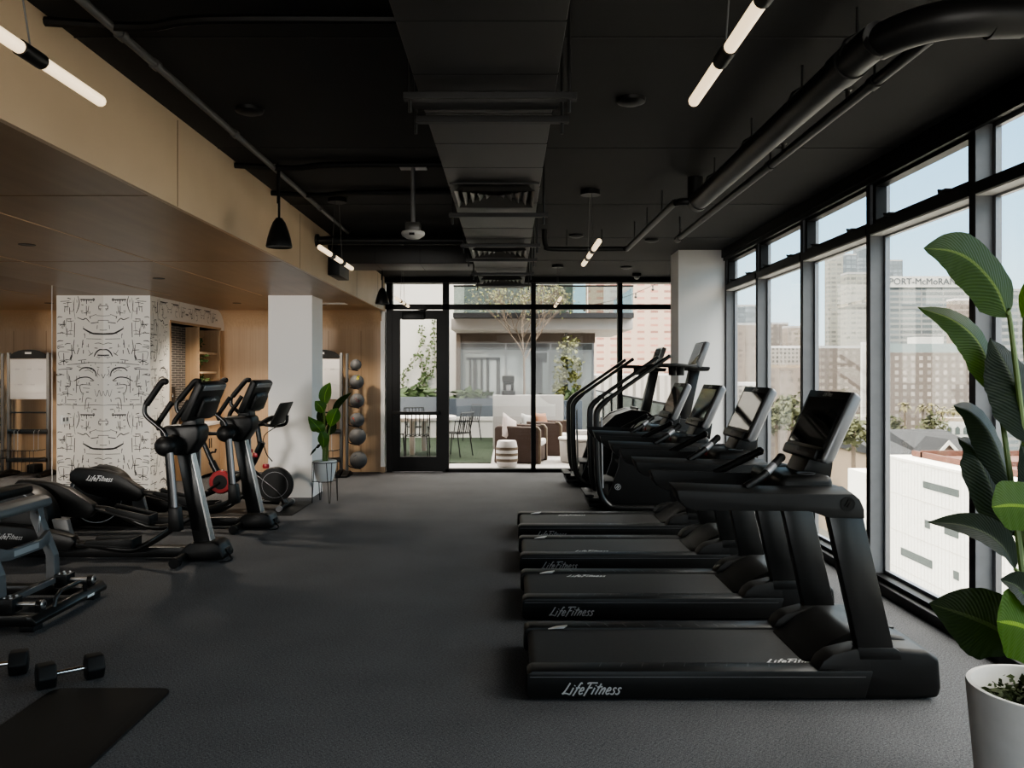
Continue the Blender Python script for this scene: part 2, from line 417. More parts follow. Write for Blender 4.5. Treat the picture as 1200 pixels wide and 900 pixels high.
# patterned wall: front strip, then a return running back, with a timber lined niche in it
random.seed(11)
def pattern(mb, o, u, v, n, w, z0, z1, flips, clip=None, mi=1):
    """hand drawn looking line pattern in mirrored tiles .6 wide and 1.49 tall"""
    S = .00312
    T = [[(35, 15), (95, 14)], [(0, 40), (18, 40), (17, 58)], [(8, 52), (20, 52)], [(70, 40), (70, 80)], [(105, 0), (99, 25), (104, 50), (112, 70)],
         [(28, 75), (58, 86)], [(56, 108), (72, 92), (84, 97), (108, 88)], [(0, 158), (40, 155), (62, 146), (84, 133)], [(0, 155), (40, 153)],
         [(0, 141), (15, 140)], [(0, 100), (22, 100)], [(0, 82), (30, 80)], [(132, 94), (154, 95)], [(136, 96), (132, 120), (136, 158)], [(152, 96), (156, 120), (150, 158)],
         [(128, 158), (158, 156)], [(0, 200), (18, 194), (36, 196)], [(0, 222), (16, 222), (30, 234), (38, 250)], [(42, 232), (50, 240), (62, 222)], [(44, 236), (60, 246)],
         [(0, 245), (24, 244)], [(2, 250), (30, 252)], [(0, 276), (60, 275), (100, 280), (150, 284)], [(30, 332), (34, 312), (52, 298), (84, 297), (100, 310)], [(42, 318), (60, 306), (78, 310)],
         [(38, 350), (62, 336), (96, 338), (122, 352)], [(50, 368), (94, 367), (92, 396), (80, 402)], [(56, 382), (84, 380)], [(0, 392), (9, 414), (17, 388), (26, 416), (36, 386)],
         [(0, 340), (8, 322)], [(48, 425), (70, 424), (76, 470)], [(60, 440), (64, 465)], [(124, 18), (124, 60), (140, 62)], [(118, 110), (120, 170)], [(110, 330), (112, 400)],
         [(132, 200), (130, 250), (140, 260)], [(100, 215), (108, 240)], [(140, 330), (138, 372), (160, 372)], [(110, 430), (150, 428)], [(120, 180), (124, 215), (116, 240)], [(0, 452), (40, 450), (90, 452), (190, 450)]]
    for k in range(60):
        a, b = random.uniform(122, 182), random.uniform(4, 470)
        L = random.uniform(8, 34); T.append([(a, b), (a + L * .6, b + random.uniform(-3, 3)), (min(190, a + L), b + random.uniform(-6, 6))] if random.random() < .65 else [(a, b), (a + random.uniform(-2, 2), b + L)])
    for k in range(60):
        a, b = random.uniform(4, 112), random.uniform(4, 470)
        L = random.uniform(5, 16); T.append([(a, b), (a + L, b + random.uniform(-2, 2))] if random.random() < .5 else [(a, b), (a + random.uniform(-2, 2), b + L)])
    T += [[(118, 6), (122, 48), (116, 96)], [(140, 20), (178, 22)], [(146, 24), (150, 60)], [(160, 118), (186, 116)], [(128, 300), (186, 304)], [(150, 306), (148, 344)], [(166, 200), (188, 204)], [(140, 232), (184, 230), (180, 262)], [(126, 410), (150, 404), (178, 412)], [(20, 300), (24, 318), (14, 330)], [(84, 180), (88, 214)], [(70, 262), (104, 266)], [(60, 40), (66, 66), (84, 70)], [(20, 108), (52, 112)], [(8, 178), (70, 176)], [(84, 404), (88, 440)], [(100, 350), (112, 372)]]
    for k in range(6): T.append([(40 + 10 * k, 14), (40 + 10 * k, 22 + (k % 2) * 3)])
    wid = [random.uniform(.005, .011) for _ in T]; wid[7] = .022; wid[6] = .012; wid[17] = .018; wid[20] = .018; wid[23] = .018; wid[25] = .015; wid[0] = .017
    o, u, v, n = map(Vector, (o, u, v, n))
    W = 191 * S; rows = int((z1 - z0) / 1.487) + 2
    cols = int(w / W) + 2
    for ci in range(cols):
        for ri in range(rows):
            for st, wd in zip(T, wid):
                pp = []
                for a, b in st:
                    uu = (a * S if (ci + flips) % 2 == 0 else W - a * S) + ci * W
                    zz = z1 - ri * 1.487 - b * S
                    pp.append((uu, zz))
                if any(q[0] > w or q[0] < 0 or q[1] < z0 for q in pp): continue
                if clip and any(clip(*q) for q in pp): continue
                pts = [o + u * q[0] + v * q[1] for q in pp]
                if len(pts) > 2: pts = catmull(pts, 4)
                m = len(pts); L = []; Rr = []
                for i, p in enumerate(pts):
                    d = (pts[min(i + 1, m - 1)] - pts[max(i - 1, 0)]).normalized()
                    ww = n.cross(d) * wd * .5 * (.55 + .45 * math.sin(math.pi * (i + .6) / (m + .2)))
                    L.append(p + ww + n * .0015); Rr.append(p - ww + n * .0015)
                mb.add(L + Rr, [(i, i + 1, m + i + 1, m + i) for i in range(m - 1)], mi)
NY0, NY1, NZ = 11.10, YF - .18, 2.30   # niche opening along the return
mb = MB()
mb.box(XM - .3, XP, YP, NY0, 0, ZS)
mb.box(XM - .3, XP, NY0, YF, NZ, ZS); mb.box(XM - .3, XP - .42, NY0, YF, 0, NZ)
pattern(mb, (XM, YP, 0), (1, 0, 0), (0, 0, 1), (0, -1, 0), XP - XM, 0, ZS - .01, 0)
pattern(mb, (XP, YP, 0), (0, 1, 0), (0, 0, 1), (1, 0, 0), YF - YP - .02, 0, ZS - .01, 1, lambda a, z: (a > NY0 - YP - .06 and z < NZ + .06) or (a > YF - YP - .33 and z > ZS - .33))
struct(mb.build('wall_patterned', ['paper', 'ink'], smooth=False))
# niche lining: timber surround, tiled back, divider and shelves
mb = MB()
mb.box(XP - .05, XP + .012, NY0 - .035, NY0, 0, NZ + .035); mb.box(XP - .42, XP + .012, NY0, NY1, NZ, NZ + .035)
mb.box(XP - .42, XP - .36, NY0, NY1, 0, NZ); mb.box(XP - .40, XP - .0, NY0, NY0 + .02, 0, NZ)
struct(mb.build('trim_niche', 'wood', smooth=False))
mb = MB(); mb.box(XP - .36, XP - .20, NY0 + .02, 12.11, .95, NZ)
for k in range(40):
    z = .98 + k * .034
    if z > NZ - .02: break
    mb.box(XP - .2, XP - .197, NY0 + .03, 12.10, z, z + .006, 1)
    for j in range(5):
        y = NY0 + .08 + j * .22 + (k % 2) * .11
        if y > 12.09: break
        mb.box(XP - .2, XP - .197, y, y + .005, z, z + .034, 1)
struct(mb.build('wall_tiled', ['brick', 'brickl'], smooth=False))
t = thing('bottle_filling_station', 'steel and black bottle filling station on the tiled niche wall', 'water dispenser', (XP - .195, 11.30, 0))
mb = MB(); mb.box(0, .10, -.16, .2, 1.15, 1.42, bev=.01); mb.build('back_panel', 'bk2', t)
mb = MB(); mb.box(0, .15, -.17, .21, .82, 1.15, bev=.015); mb.box(.02, .13, -.12, .16, 1.15, 1.155, 0); mb.build('basin', 'steel', t)
mb = MB(); mb.tube([(.10, .02, 1.32), (.13, .02, 1.32), (.13, .02, 1.28)], .012); mb.build('spout', 'chrome', t)
t = thing('storage_cabinet', 'tall oak cabinet with pale counter and open shelves inside the niche', 'cabinet', (XP, 12.11, 0))
mb = MB(); mb.box(-.40, 0, 0, .03, .0, 2.30); mb.box(-.40, -.37, .03, NY1 - 12.11, .86, 2.30); mb.box(-.40, 0, NY1 - 12.14, NY1 - 12.11, 0, 2.3); mb.build('carcass', 'wood', t, smooth=False)
for i, (y0, y1) in enumerate(((.03, .455), (.46, .88))):
    mb = MB(); mb.box(-.02, 0, y0, y1, .06, .80, bev=.003); d = mb.build('door', 'wood', t)
    mb = MB(); mb.box(0, .012, y1 - .05 if i == 0 else y0 + .03, y1 - .035 if i == 0 else y0 + .045, .45, .6, bev=.003); mb.build('handle', 'bk', d)
mb = MB(); mb.box(-.38, .02, .0, NY1 - 12.13, .80, .85, bev=.004); mb.build('counter', 'pot', t)
for z in (1.28, 1.60, 1.90):
    mb = MB(); mb.box(-.37, -.04, .03, NY1 - 12.14, z, z + .035, bev=.003); mb.build('shelf', 'woodf', t)

def leafcluster(mb, c, n, rad, size, droop=0.0, mi=0, seed=1, sq=1.0):
    rr = random.Random(seed); c = Vector(c)
    for k in range(n):
        d = Vector((rr.gauss(0, 1), rr.gauss(0, 1), rr.gauss(0, 1) * sq + .2)).normalized()
        p = c + d * rad * rr.uniform(.3, 1); p.z -= droop * rr.random()
        ax = Vector((rr.gauss(0, 1), rr.gauss(0, 1), rr.gauss(0, .6))).normalized(); sd = ax.orthogonal().normalized()
        if rr.random() < .5: sd = ax.cross(sd)
        s = size * rr.uniform(.6, 1.3)
        mb.add([p, p + ax * s * .4 + sd * s * .32, p + ax * s, p + ax * s * .4 - sd * s * .32], [(0, 1, 2, 3)], mi)
for (y, z, lab, sd, dr) in ((12.27, 1.935, 'leafy plant in a white pot on the topmost niche shelf', 3, .12), (12.31, 1.635, 'fern-like plant in a white pot on the middle niche shelf', 4, .02), (12.36, 1.315, 'small green plant on the lowest niche shelf', 5, .0)):
    t = thing('shelf_plant', lab, 'plant', (XP - .17, y, z), group='plants on the niche shelves')
    mb = MB(); mb.lathe([(.045, 0), (.06, .11), (.052, .11), (.045, .09), (0, .09)], n=16); mb.build('pot', 'pot', t)
    mb = MB(); leafcluster(mb, (.02, .06, .17), 60, .15, .10, dr, seed=sd, sq=.5); mb.build('foliage', 'ivy', t, smooth=False)

# columns
mb = MB(); mb.box(-3.115, -2.55, YP, 11.06, 0, ZS + .0); struct(mb.build('column_left', 'white', smooth=False))
mb = MB(); mb.box(2.128, XR + .02, 10.21, 10.70, 0, ZC); struct(mb.build('column_right', 'white', smooth=False))

# ------------------------------------------------------------------ right window wall
mul = [10.17, 8.88, 7.51, 6.11, 4.73, 3.35, 1.97, .59, -.79, -2.17, -3.6]
mb = MB(); mb.box(XR - .05, XR + .16, YB, 10.25, 3.06, ZC + .02); mb.box(XR - .03, XR, YB, 10.2, 3.02, 3.06)
struct(mb.build('trim_window_head', 'frame', smooth=False))
mb = MB(); mb.box(XR - .03, XR + .16, YB, 10.25, 0, .07, bev=.006); mb.box(XR + .02, XR + .16, YB, 10.25, .07, .10)
struct(mb.build('trim_window_sill', 'frame', smooth=False))
mb = MB(); mb.box(XR + .0, XR + .15, YF - 2.5, YF + .1, 0, ZC); struct(mb.build('wall_right', 'white', smooth=False))
for i, y in enumerate(mul):
    mb = MB(); mb.box(XR, XR + .10, y, y + .06, .07, 3.06, 0); mb.box(XR - .004, XR + .10, y + .004, y + .062, .07, 3.06, 1)
    mb.box(XR + .10, XR + .13, y - .005, y + .065, .07, 3.06, 1)
    struct(mb.build('trim_mullion', ['mullion', 'frame'], smooth=False))
for i in range(len(mul) - 1):
    y1, y0 = mul[i], mul[i + 1] + .062
    w = sempty('window_%d' % (i + 1), (XR, y0, 0))
    L = y1 - y0
    mb = MB(); mb.box(-.012, .13, 0, L, 2.65, 2.715, 0); mb.box(.0, .125, 0, L, 2.640, 2.65, 1)
    mb.build('transom_bar', ['frame', 'white'], w, smooth=False)
    mb = MB()
    for a, b in ((.10, 2.65), (2.715, 3.06)):
        mb.box(.10, .135, 0, .03, a, b); mb.box(.10, .135, L - .03, L, a, b); mb.box(.10, .135, 0, L, b - .025, b); mb.box(.10, .135, 0, L, a, a + .025)
    mb.build('window_frame', 'silver', w, smooth=False)
    mb = MB(); mb.box(.112, .120, .02, L - .02, .11, 2.64); mb.build('glass_pane', 'glass', w, smooth=False)
    mb = MB(); mb.box(.112, .120, .02, L - .02, 2.72, 3.05); mb.build('glass_pane', 'glass', w, smooth=False)
    if i < 4:
        mb = MB()
        for a in ((0, .05, 2.715, 3.06), (L - .05, L, 2.715, 3.06), (0, L, 3.0, 3.06), (0, L, 2.715, 2.75)): mb.box(.02, .10, *a)
        s_ = mb.build('hopper_sash', 'frame', w, smooth=False)
        for yy in (.28, L - .30):
            mb = MB(); mb.box(-.02, .05, yy - .045, yy + .045, 2.735, 2.752, bev=.004); mb.tube([(-.01, yy, 2.745), (-.03, yy + .02, 2.752)], .008, 6); mb.build('latch', 'bk', s_)

# ------------------------------------------------------------------ far glazing and door
YG = YF + .02
def xf(px): return (px - CX) * YF / F
def zf(py): return H0 - (py - CY) * YF / F
XL, XD, X2, X3, X4 = xf(455), xf(522.5), xf(625), xf(726.5), XR
mb = MB(); mb.box(XF - .02, XR + .1, YF - .12, YF + .15, zf(332), ZC + .02); struct(mb.build('trim_glazing_head', 'frame', smooth=False))
mb = MB()
for x, w in ((XL + .02, .05), (XD, .05), (X2, .038), (X3, .038)): mb.box(x - w, x + w, YF - .04, YF + .10, 0, zf(332))
mb.box(XF, XR, YF - .04, YF + .10, zf(362.5), zf(356.8))
mb.box(XD, XR, YF - .04, YF + .10, 0, .055)
struct(mb.build('trim_glazing_bars', 'frame', smooth=False))
for i, (a, b, z0, z1) in enumerate(((XD, X2, .055, 2.64), (X2, X3, .055, 2.64), (X3, X4, .055, 2.64), (XL, XD, 2.72, 3.07), (XD, X2, 2.72, 3.07), (X2, X3, 2.72, 3.07), (X3, X4, 2.72, 3.07))):
    mb = MB(); mb.box(a + .02, b - .02, YF + .02, YF + .028, z0, z1); struct(mb.build('window_%d' % (i + 21), 'glassf', smooth=False))
dd = sempty('door_1', (XL, YF, 0))
w = XD - XL; gx0, gx1 = xf(469) - XL, xf(511.5) - XL
mb = MB()
mb.box(.06, gx0, -.03, .03, .01, 2.63); mb.box(gx1, w - .05, -.03, .03, .01, 2.63); mb.box(gx0, gx1, -.03, .03, .01, zf(535)); mb.box(gx0, gx1, -.03, .03, zf(374), 2.63)
mb.build('door_leaf', 'frame', dd, smooth=False)
mb = MB(); mb.box(gx0, gx1, -.004, .004, zf(535), zf(374)); mb.build('glass_pane', 'glassf', dd, smooth=False)
mb = MB(); mb.box(gx0 - .12, gx1 + .06, -.10, -.06, zf(486), zf(482), bev=.006); mb.box(gx0 - .10, gx0 - .04, -.06, -.03, zf(487), zf(481)); mb.box(gx1, gx1 + .04, -.06, -.03, zf(487), zf(481)); mb.build('push_bar', 'bk2', dd)
mb = MB(); mb.box(gx0 + .04, gx0 + .40, -.10, -.03, zf(375), zf(366), bev=.01); mb.tube([(gx0 + .12, -.08, zf(366)), (gx0 + .45, -.12, zf(363.5))], .01, 6); mb.build('door_closer', 'bk2', dd)

# ------------------------------------------------------------------ ceiling services
t = thing('air_duct', 'long black rectangular air duct down the middle of the ceiling', 'duct', (0, 0, 0))
mb = MB(); mb.box(-.373, .188, -3.5, 10.9, 2.75, 3.10, bev=.006)
for k in range(30):
    y = -3 + k * .47
    if y < 10.7: mb.box(-.375, .190, y, y + .006, 2.749, 3.101, 1)
mb.build('duct_body', ['duct', 'ductdark'], t)
for y in (5.15, 7.5, 9.75):
    mb = MB(); s = .27; cx = -.09
    mb.box(cx - s, cx + s, y - s, y + s, 2.742, 2.75)
    d = mb.build('diffuser_plate', 'duct', t)
    for k in range(5):
        r = .245 - k * .047; r2 = r - .006
        mb = MB()
        zt, zb = 2.742, 2.705 + k * .004
        for sx, sy in ((1, 0), (-1, 0), (0, 1), (0, -1)):
            def pt(a, rr, z):
                return (cx + sx * rr + (0 if sx else a), y + sy * rr + (0 if sy else a), z)
            mb.add([pt(-r, r, zb), pt(r, r, zb), pt(r2 - .03, r2 - .03, zt), pt(-r2 + .03, r2 - .03, zt)], [(0, 1, 2, 3)])
        mb.build('louvre_ring', 'diff', d, smooth=False)
hl = ['nearest', 'second', 'third', 'fourth', 'fifth', 'sixth', 'farthest']
for i, (y, dbl) in enumerate(((3.26, 1), (5.7, 0), (7.05, 0), (7.95, 0), (9.05, 0), (10.2, 0))):
    t = thing('duct_hanger', 'black trapeze hanger under the air duct, %s from the camera' % (hl[i] if i < 5 else hl[6]), 'hanger', (-.09, y, 2.70), group='trapeze hangers under the air duct')
    mb = MB(); mb.box(-.335, .36, -.022, .022, 0, .028, bev=.002)
    if dbl: mb.box(-.32, .35, .27, .31, -.002, .026, bev=.002); mb.box(-.32, .30, .10, .22, .034, .045)
    mb.build('strut', 'pipe', t, smooth=False)
    for x in (-.31, .33):
        mb = MB(); mb.tube([(x, 0, -.05), (x, 0, .46)], .008, 6)
        if dbl:
            mb.build('threaded_rod', 'pipe', t); mb = MB(); mb.tube([(x - .01, .29, -.05), (x - .01, .29, .46)], .008, 6)
        mb.build('threaded_rod', 'pipe', t)
# cross duct
t = thing('cross_duct', 'wide black duct crossing from the timber fascia to the main duct', 'duct', (0, 9.03, 2.826))
mb = MB(); mb.box(XF - .02, -.38, 0, .60, 0, .28, bev=.006)
for x in (-1.5, -1.0): mb.box(x, x + .006, -.001, .6, -.001, .281, 1)
mb.build('duct_body', ['duct', 'ductdark'], t)
mb = MB(); mb.box(XF - .0, XF + .13, -.03, .5, -.13, .3, bev=.004); mb.build('end_collar', 'bk', t)
mb = MB(); mb.tube([(XF - .02, 8.44, 2.985), (-.45, 8.44, 2.985)], .045, 12); mb.lathe([(.055, XF), (.07, XF + .005), (.07, XF + .03), (.046, XF + .03)], (0, 8.44, 2.985), 12, 'x')
tag(mb.build('drain_pipe', 'pipe'), 'straight black pipe leaving the timber fascia in front of the cross duct', 'pipe')
mb = MB(); mb.tube([(-1.735, -3, 3.115), (-1.735, 8.6, 3.115)], .02, 10)
for y in (1, 3.6, 3.95, 5.1, 7.4): mb.tube([(-1.735, y, 3.115), (-1.735, y + .05, 3.115)], .027, 10)
mb.tube([(-1.735, 8.6, 3.115), (-1.735, 8.7, 3.115), (-1.735, 8.75, 3.14)], .02, 10)
tag(mb.build('conduit', 'grey'), 'thin grey conduit along the ceiling beside the timber fascia', 'pipe')
for i, (y, x1) in enumerate(((3.52, -.42), (5.95, -.45), (6.86, -.45))):
    mb = MB(); mb.tube([(XF + .0, y, 3.13), (-1.6, y + .02, 3.115), (-1.3, y - .02, 3.13), (x1, y, 3.14)], .022, 8, smooth=5)
    tag(mb.build('cable_sleeve', 'bk'), ['black cable sleeve crossing the ceiling, nearest to the camera', 'black cable sleeve crossing the ceiling above the near bell speaker', 'black cable sleeve crossing the ceiling behind the near bell speaker'][i], 'cable', 'cable sleeves crossing the black ceiling')
t = thing('main_pipe', 'fat black pipe hung near the window wall with an elbow', 'pipe', (1.48, 0, 2.95))
mb = MB(); mb.tube([(0, 6.36, 0), (0, 3.55, 0), (.03, 3.3, 0), (.12, 3.14, 0), (.27, 3.07, 0), (.5, 3.06, 0), (1.24, 3.06, 0)], .072, 20, smooth=5)
mb.tube([(0, 3.62, 0), (0, 3.50, 0)], .079, 20); mb.tube([(.34, 3.07, 0), (.46, 3.06, 0)], .079, 20); mb.tube([(.75, 3.06, 0), (.83, 3.06, 0)], .079, 20)
mb.tube([(0, 6.3, 0), (0, 6.38, 0)], .078, 20); mb.build('pipe_run', 'pipe', t)
mb = MB(); mb.tube([(-.02, 6.36, .19), (-.02, 6.36, -.0)], .062, 16); mb.build('riser', 'pipe', t)
for y in (3.45, 4.1, 4.95, 5.85):
    mb = MB(); mb.tube([(0, y, .10), (0, y, .22)], .006, 6); mb.tube([(-.078, y, .0), (-.05, y, .07), (0, y, .10), (.05, y, .07), (.078, y, 0)], .006, 6); mb.build('pipe_hanger', 'pipe', t)
mb = MB(); mb.tube([(2.02, 2.78, 3.16), (2.02, 2.78, 3.03), (2.07, 2.78, 3.0), (2.72, 2.78, 3.0)], .05, 14, smooth=4)
tag(mb.build('branch_pipe', 'pipe'), 'short black pipe at the top right corner in front of the elbow', 'pipe')
t = thing('branch_line', 'slender black pipe stepping left from the end of the fat pipe', 'pipe', (0, 0, 2.95))
mb = MB(); mb.tube([(1.48, 6.36, 0), (1.37, 6.36, 0), (1.32, 6.42, 0), (1.30, 6.6, 0), (1.275, 8.6, 0), (1.25, 8.75, 0), (1.15, 8.78, 0), (.47, 8.78, 0), (.40, 8.78, .03), (.38, 8.78, .10), (.38, 8.78, .21)], .028, 12, smooth=4); mb.build('pipe_run', 'pipe', t)
for x, y in ((1.30, 6.9), (1.29, 7.6), (1.28, 8.3), (1.0, 8.78), (.62, 8.78)):
    mb = MB(); mb.tube([(x, y, .03), (x, y, .21)], .006, 6); mb.build('pipe_hanger', 'pipe', t)
t = thing('sprinkler_line', 'thin straight black sprinkler pipe between the fat pipe and the windows', 'pipe', (1.69, 0, 2.95))
mb = MB(); mb.tube([(0, 3.25, 0), (0, 8.1, 0)], .027, 12); mb.tube([(0, 8.06, 0), (0, 8.16, 0)], .036, 12); mb.build('pipe_run', 'pipe', t)
for y in (3.75, 5.25, 8.05):
    mb = MB(); mb.tube([(0, y, .03), (0, y, .21)], .006, 6); mb.tube([(0, y - .03, 0), (0, y + .03, 0)], .034, 10); mb.build('pipe_hanger', 'pipe', t)
for y in (4.05, 5.0, 8.0):
    mb = MB(); mb.tube([(0, y, .02), (0, y, .06), (0, y, .065), (0, y, .07)], [.012, .012, .022, .022], 8); mb.build('sprinkler_head', 'diff', t)
# detectors
for (x, y, lab) in ((.69, 4.6, 'black round ceiling disc left of the fat pipe, nearest to the camera'), (-1.53, 4.77, 'black round ceiling disc between conduit and duct'), (.75, 9.1, 'black round ceiling disc past the slender pipe'), (1.65, 9.4, 'black round ceiling disc in front of the right column'), (1.70, 11.8, 'black round ceiling disc close to the far glazing')):
    mb = MB(); mb.lathe([(.085, .0), (.08, -.02), (.05, -.032), (0, -.034)], (0, 0, 0), 20); tag(mb.build('ceiling_disc', 'bk2', loc=(x, y, ZC)), lab, 'detector', 'round discs on the black ceiling')
t = thing('dome_camera', 'small dark dome camera above the far glazing', 'camera', (1.98, 12.6, ZC + .004))
mb = MB(); mb.lathe([(.07, 0), (.07, -.05), (.055, -.055)], n=16); mb.build('housing', 'bk2', t)
mb = MB(); mb.lathe([(.045, -.055), (.035, -.09), (0, -.10)], n=16); mb.build('dome', 'silver', t)
# white pole mounted unit
t = thing('ceiling_sensor', 'white round sensor unit on a pole under the black ceiling', 'sensor', (-.725, 6.1, 0))
mb = MB(); mb.tube([(0, 0, ZC), (0, 0, 2.72)], .016, 12); mb.box(-.10, .10, -.06, .06, ZC - .015, ZC, bev=.003); mb.build('pole', 'silver', t)
mb = MB(); mb.box(-.055, .055, -.05, .05, 2.67, 2.735, bev=.008); mb.build('junction_box', 'diff', t)
mb = MB(); mb.lathe([(.0, 2.615), (.05, 2.617), (.085, 2.64), (.09, 2.655), (.085, 2.668), (.0, 2.672)], n=28); mb.build('sensor_head', 'conc', t)
mb = MB(); mb.box(-.02, .02, -.088, -.07, 2.632, 2.648); mb.build('lens', 'bk', t)
# bell speakers
t = thing('bell_speaker', 'black bell shaped pendant speaker in front of the left column', 'speaker', (-1.705, 6.0, 0), group='bell speakers on the left')
mb = MB(); mb.lathe([(.0, 2.755), (.022, 2.752), (.045, 2.72), (.068, 2.66), (.085, 2.60), (.095, 2.545), (.093, 2.535), (.085, 2.54), (.0, 2.548)], n=28); mb.build('bell', 'bk2', t)
mb = MB(); mb.tube([(0, 0, 2.75), (0, 0, 3.12)], .009, 8); mb.tube([(-.012, .0, 2.86), (-.012, 0, 3.16)], .005, 6); mb.tube([(0, 0, 3.1), (.0, 0, 3.13)], .014, 8); mb.build('hanging_rod', 'bk', t)
mb = MB(); mb.box(-.13, -.02, -.03, .03, 3.13, 3.145); mb.build('ceiling_plate', 'silver', t)
t2 = dup(t, (-1.71, 10.9, 0), 'black bell shaped pendant speaker by the far patio door')
# light tubes
def tube_light():
    t = thing('tube_pendant', '', 'pendant light', (0, 0, 0))
    mb = MB(); mb.tube([(0, -.66, 0), (0, .66, 0)], .021, 14); mb.sphere((0, .66, 0), .021, 12); mb.sphere((0, -.66, 0), .021, 12); mb.build('light_tube', 'tube', t)
    for y in (-.22, .22):
        mb = MB(); mb.tube([(0, y - .06, 0), (0, y + .06, 0)], .026, 14); mb.build('collar', 'bk2', t)
        mb = MB(); mb.tube([(0, y, .02), (0, y * .3, ZC - 2.62)], .003, 5); mb.build('wire', 'grey', t)
    mb = MB(); mb.lathe([(.085, ZC - 2.62), (.085, ZC - 2.66), (.0, ZC - 2.66)], n=20); mb.build('canopy', 'bk', t)
    return t
tl = None
labs = {(0, 0): 'lit tube pendant at the top left against the timber fascia', (0, 1): 'lit tube pendant behind the near bell speaker', (0, 2): 'tube pendant in front of the far door transom',
        (1, 0): 'lit tube pendant at the top right beside the fat pipe', (1, 1): 'lit tube pendant between the air duct and the slender pipe', (1, 2): 'tube pendant in front of the far middle glazing'}
for i, x in enumerate((-1.53, .69)):
    for j, y in enumerate((2.37, 6.9 + .3 * (1 - i), 11.6)):
        if tl is None: tl = tube_light(); o = tl; o.location = (x, y, 2.62)
        else: o = dup(tl, (x, y, 2.62))
        o['label'] = labs[(i, j)]; o['group'] = 'tube pendants'
# recessed lights and diffuser in the timber ceiling
def spot(loc, energy, col=(1, .82, .62), size=1.5):
    l = bpy.data.lights.new('soffit_fill_spot', 'SPOT'); l.energy = energy; l.color = col; l.spot_size = size; l.spot_blend = .6; l.shadow_soft_size = .05
    o = bpy.data.objects.new('soffit_fill_spot', l); C.objects.link(o); o.location = loc; return o
k = 0
for (x, y, lab) in ((-3.78, 6.35, 'recessed downlight in the timber ceiling, nearest to the camera'), (-3.72, 8.6, 'recessed downlight in the timber ceiling in front of the patterned wall'), (-3.75, 4.1, None), (-2.75, 11.9, 'recessed downlight in the timber ceiling behind the left column'), (-3.9, 11.6, 'recessed downlight in the timber ceiling near the niche')):
    if lab:
        t = thing('recessed_downlight', lab, 'downlight', (x, y, ZS), group='downlights in the timber ceiling')
        mb = MB(); mb.lathe([(.045, -.001), (.06, -.004), (.062, .0), (.05, .0)], n=20, cap=False); mb.build('trim_ring', 'bk2', t)
        mb = MB(); mb.lathe([(.046, -.002), (.0, -.002)], n=16, cap=False); mb.build('lens', 'bk', t)
    spot((x, y, ZS - .03), 130 if y > 8 else 30, (1, .88, .72), 2.3)  # added fill light; the downlight fittings themselves are dark
mb = MB(); mb.box(-2.80, -2.35, 11.55, 11.65, ZS - .006, ZS + .012); mb.box(-2.80, -2.35, 11.75, 11.79, ZS - .006, ZS + .012)
tag(mb.build('linear_air_grille', 'white', smooth=False), 'white linear air grille in the timber ceiling behind the left column', 'grille')
t = thing('wall_switch', 'white switch plate on the mirror near the patterned wall', 'switch', (XM, 9.56, 1.06))
mb = MB(); mb.box(.0, .012, -.09, .09, -.055, .055, bev=.004); mb.build('plate', 'pot', t)
for y in (-.04, .03):
    mb = MB(); mb.box(.012, .016, y - .02, y + .02, -.02, .025); mb.build('button', 'grey', t)

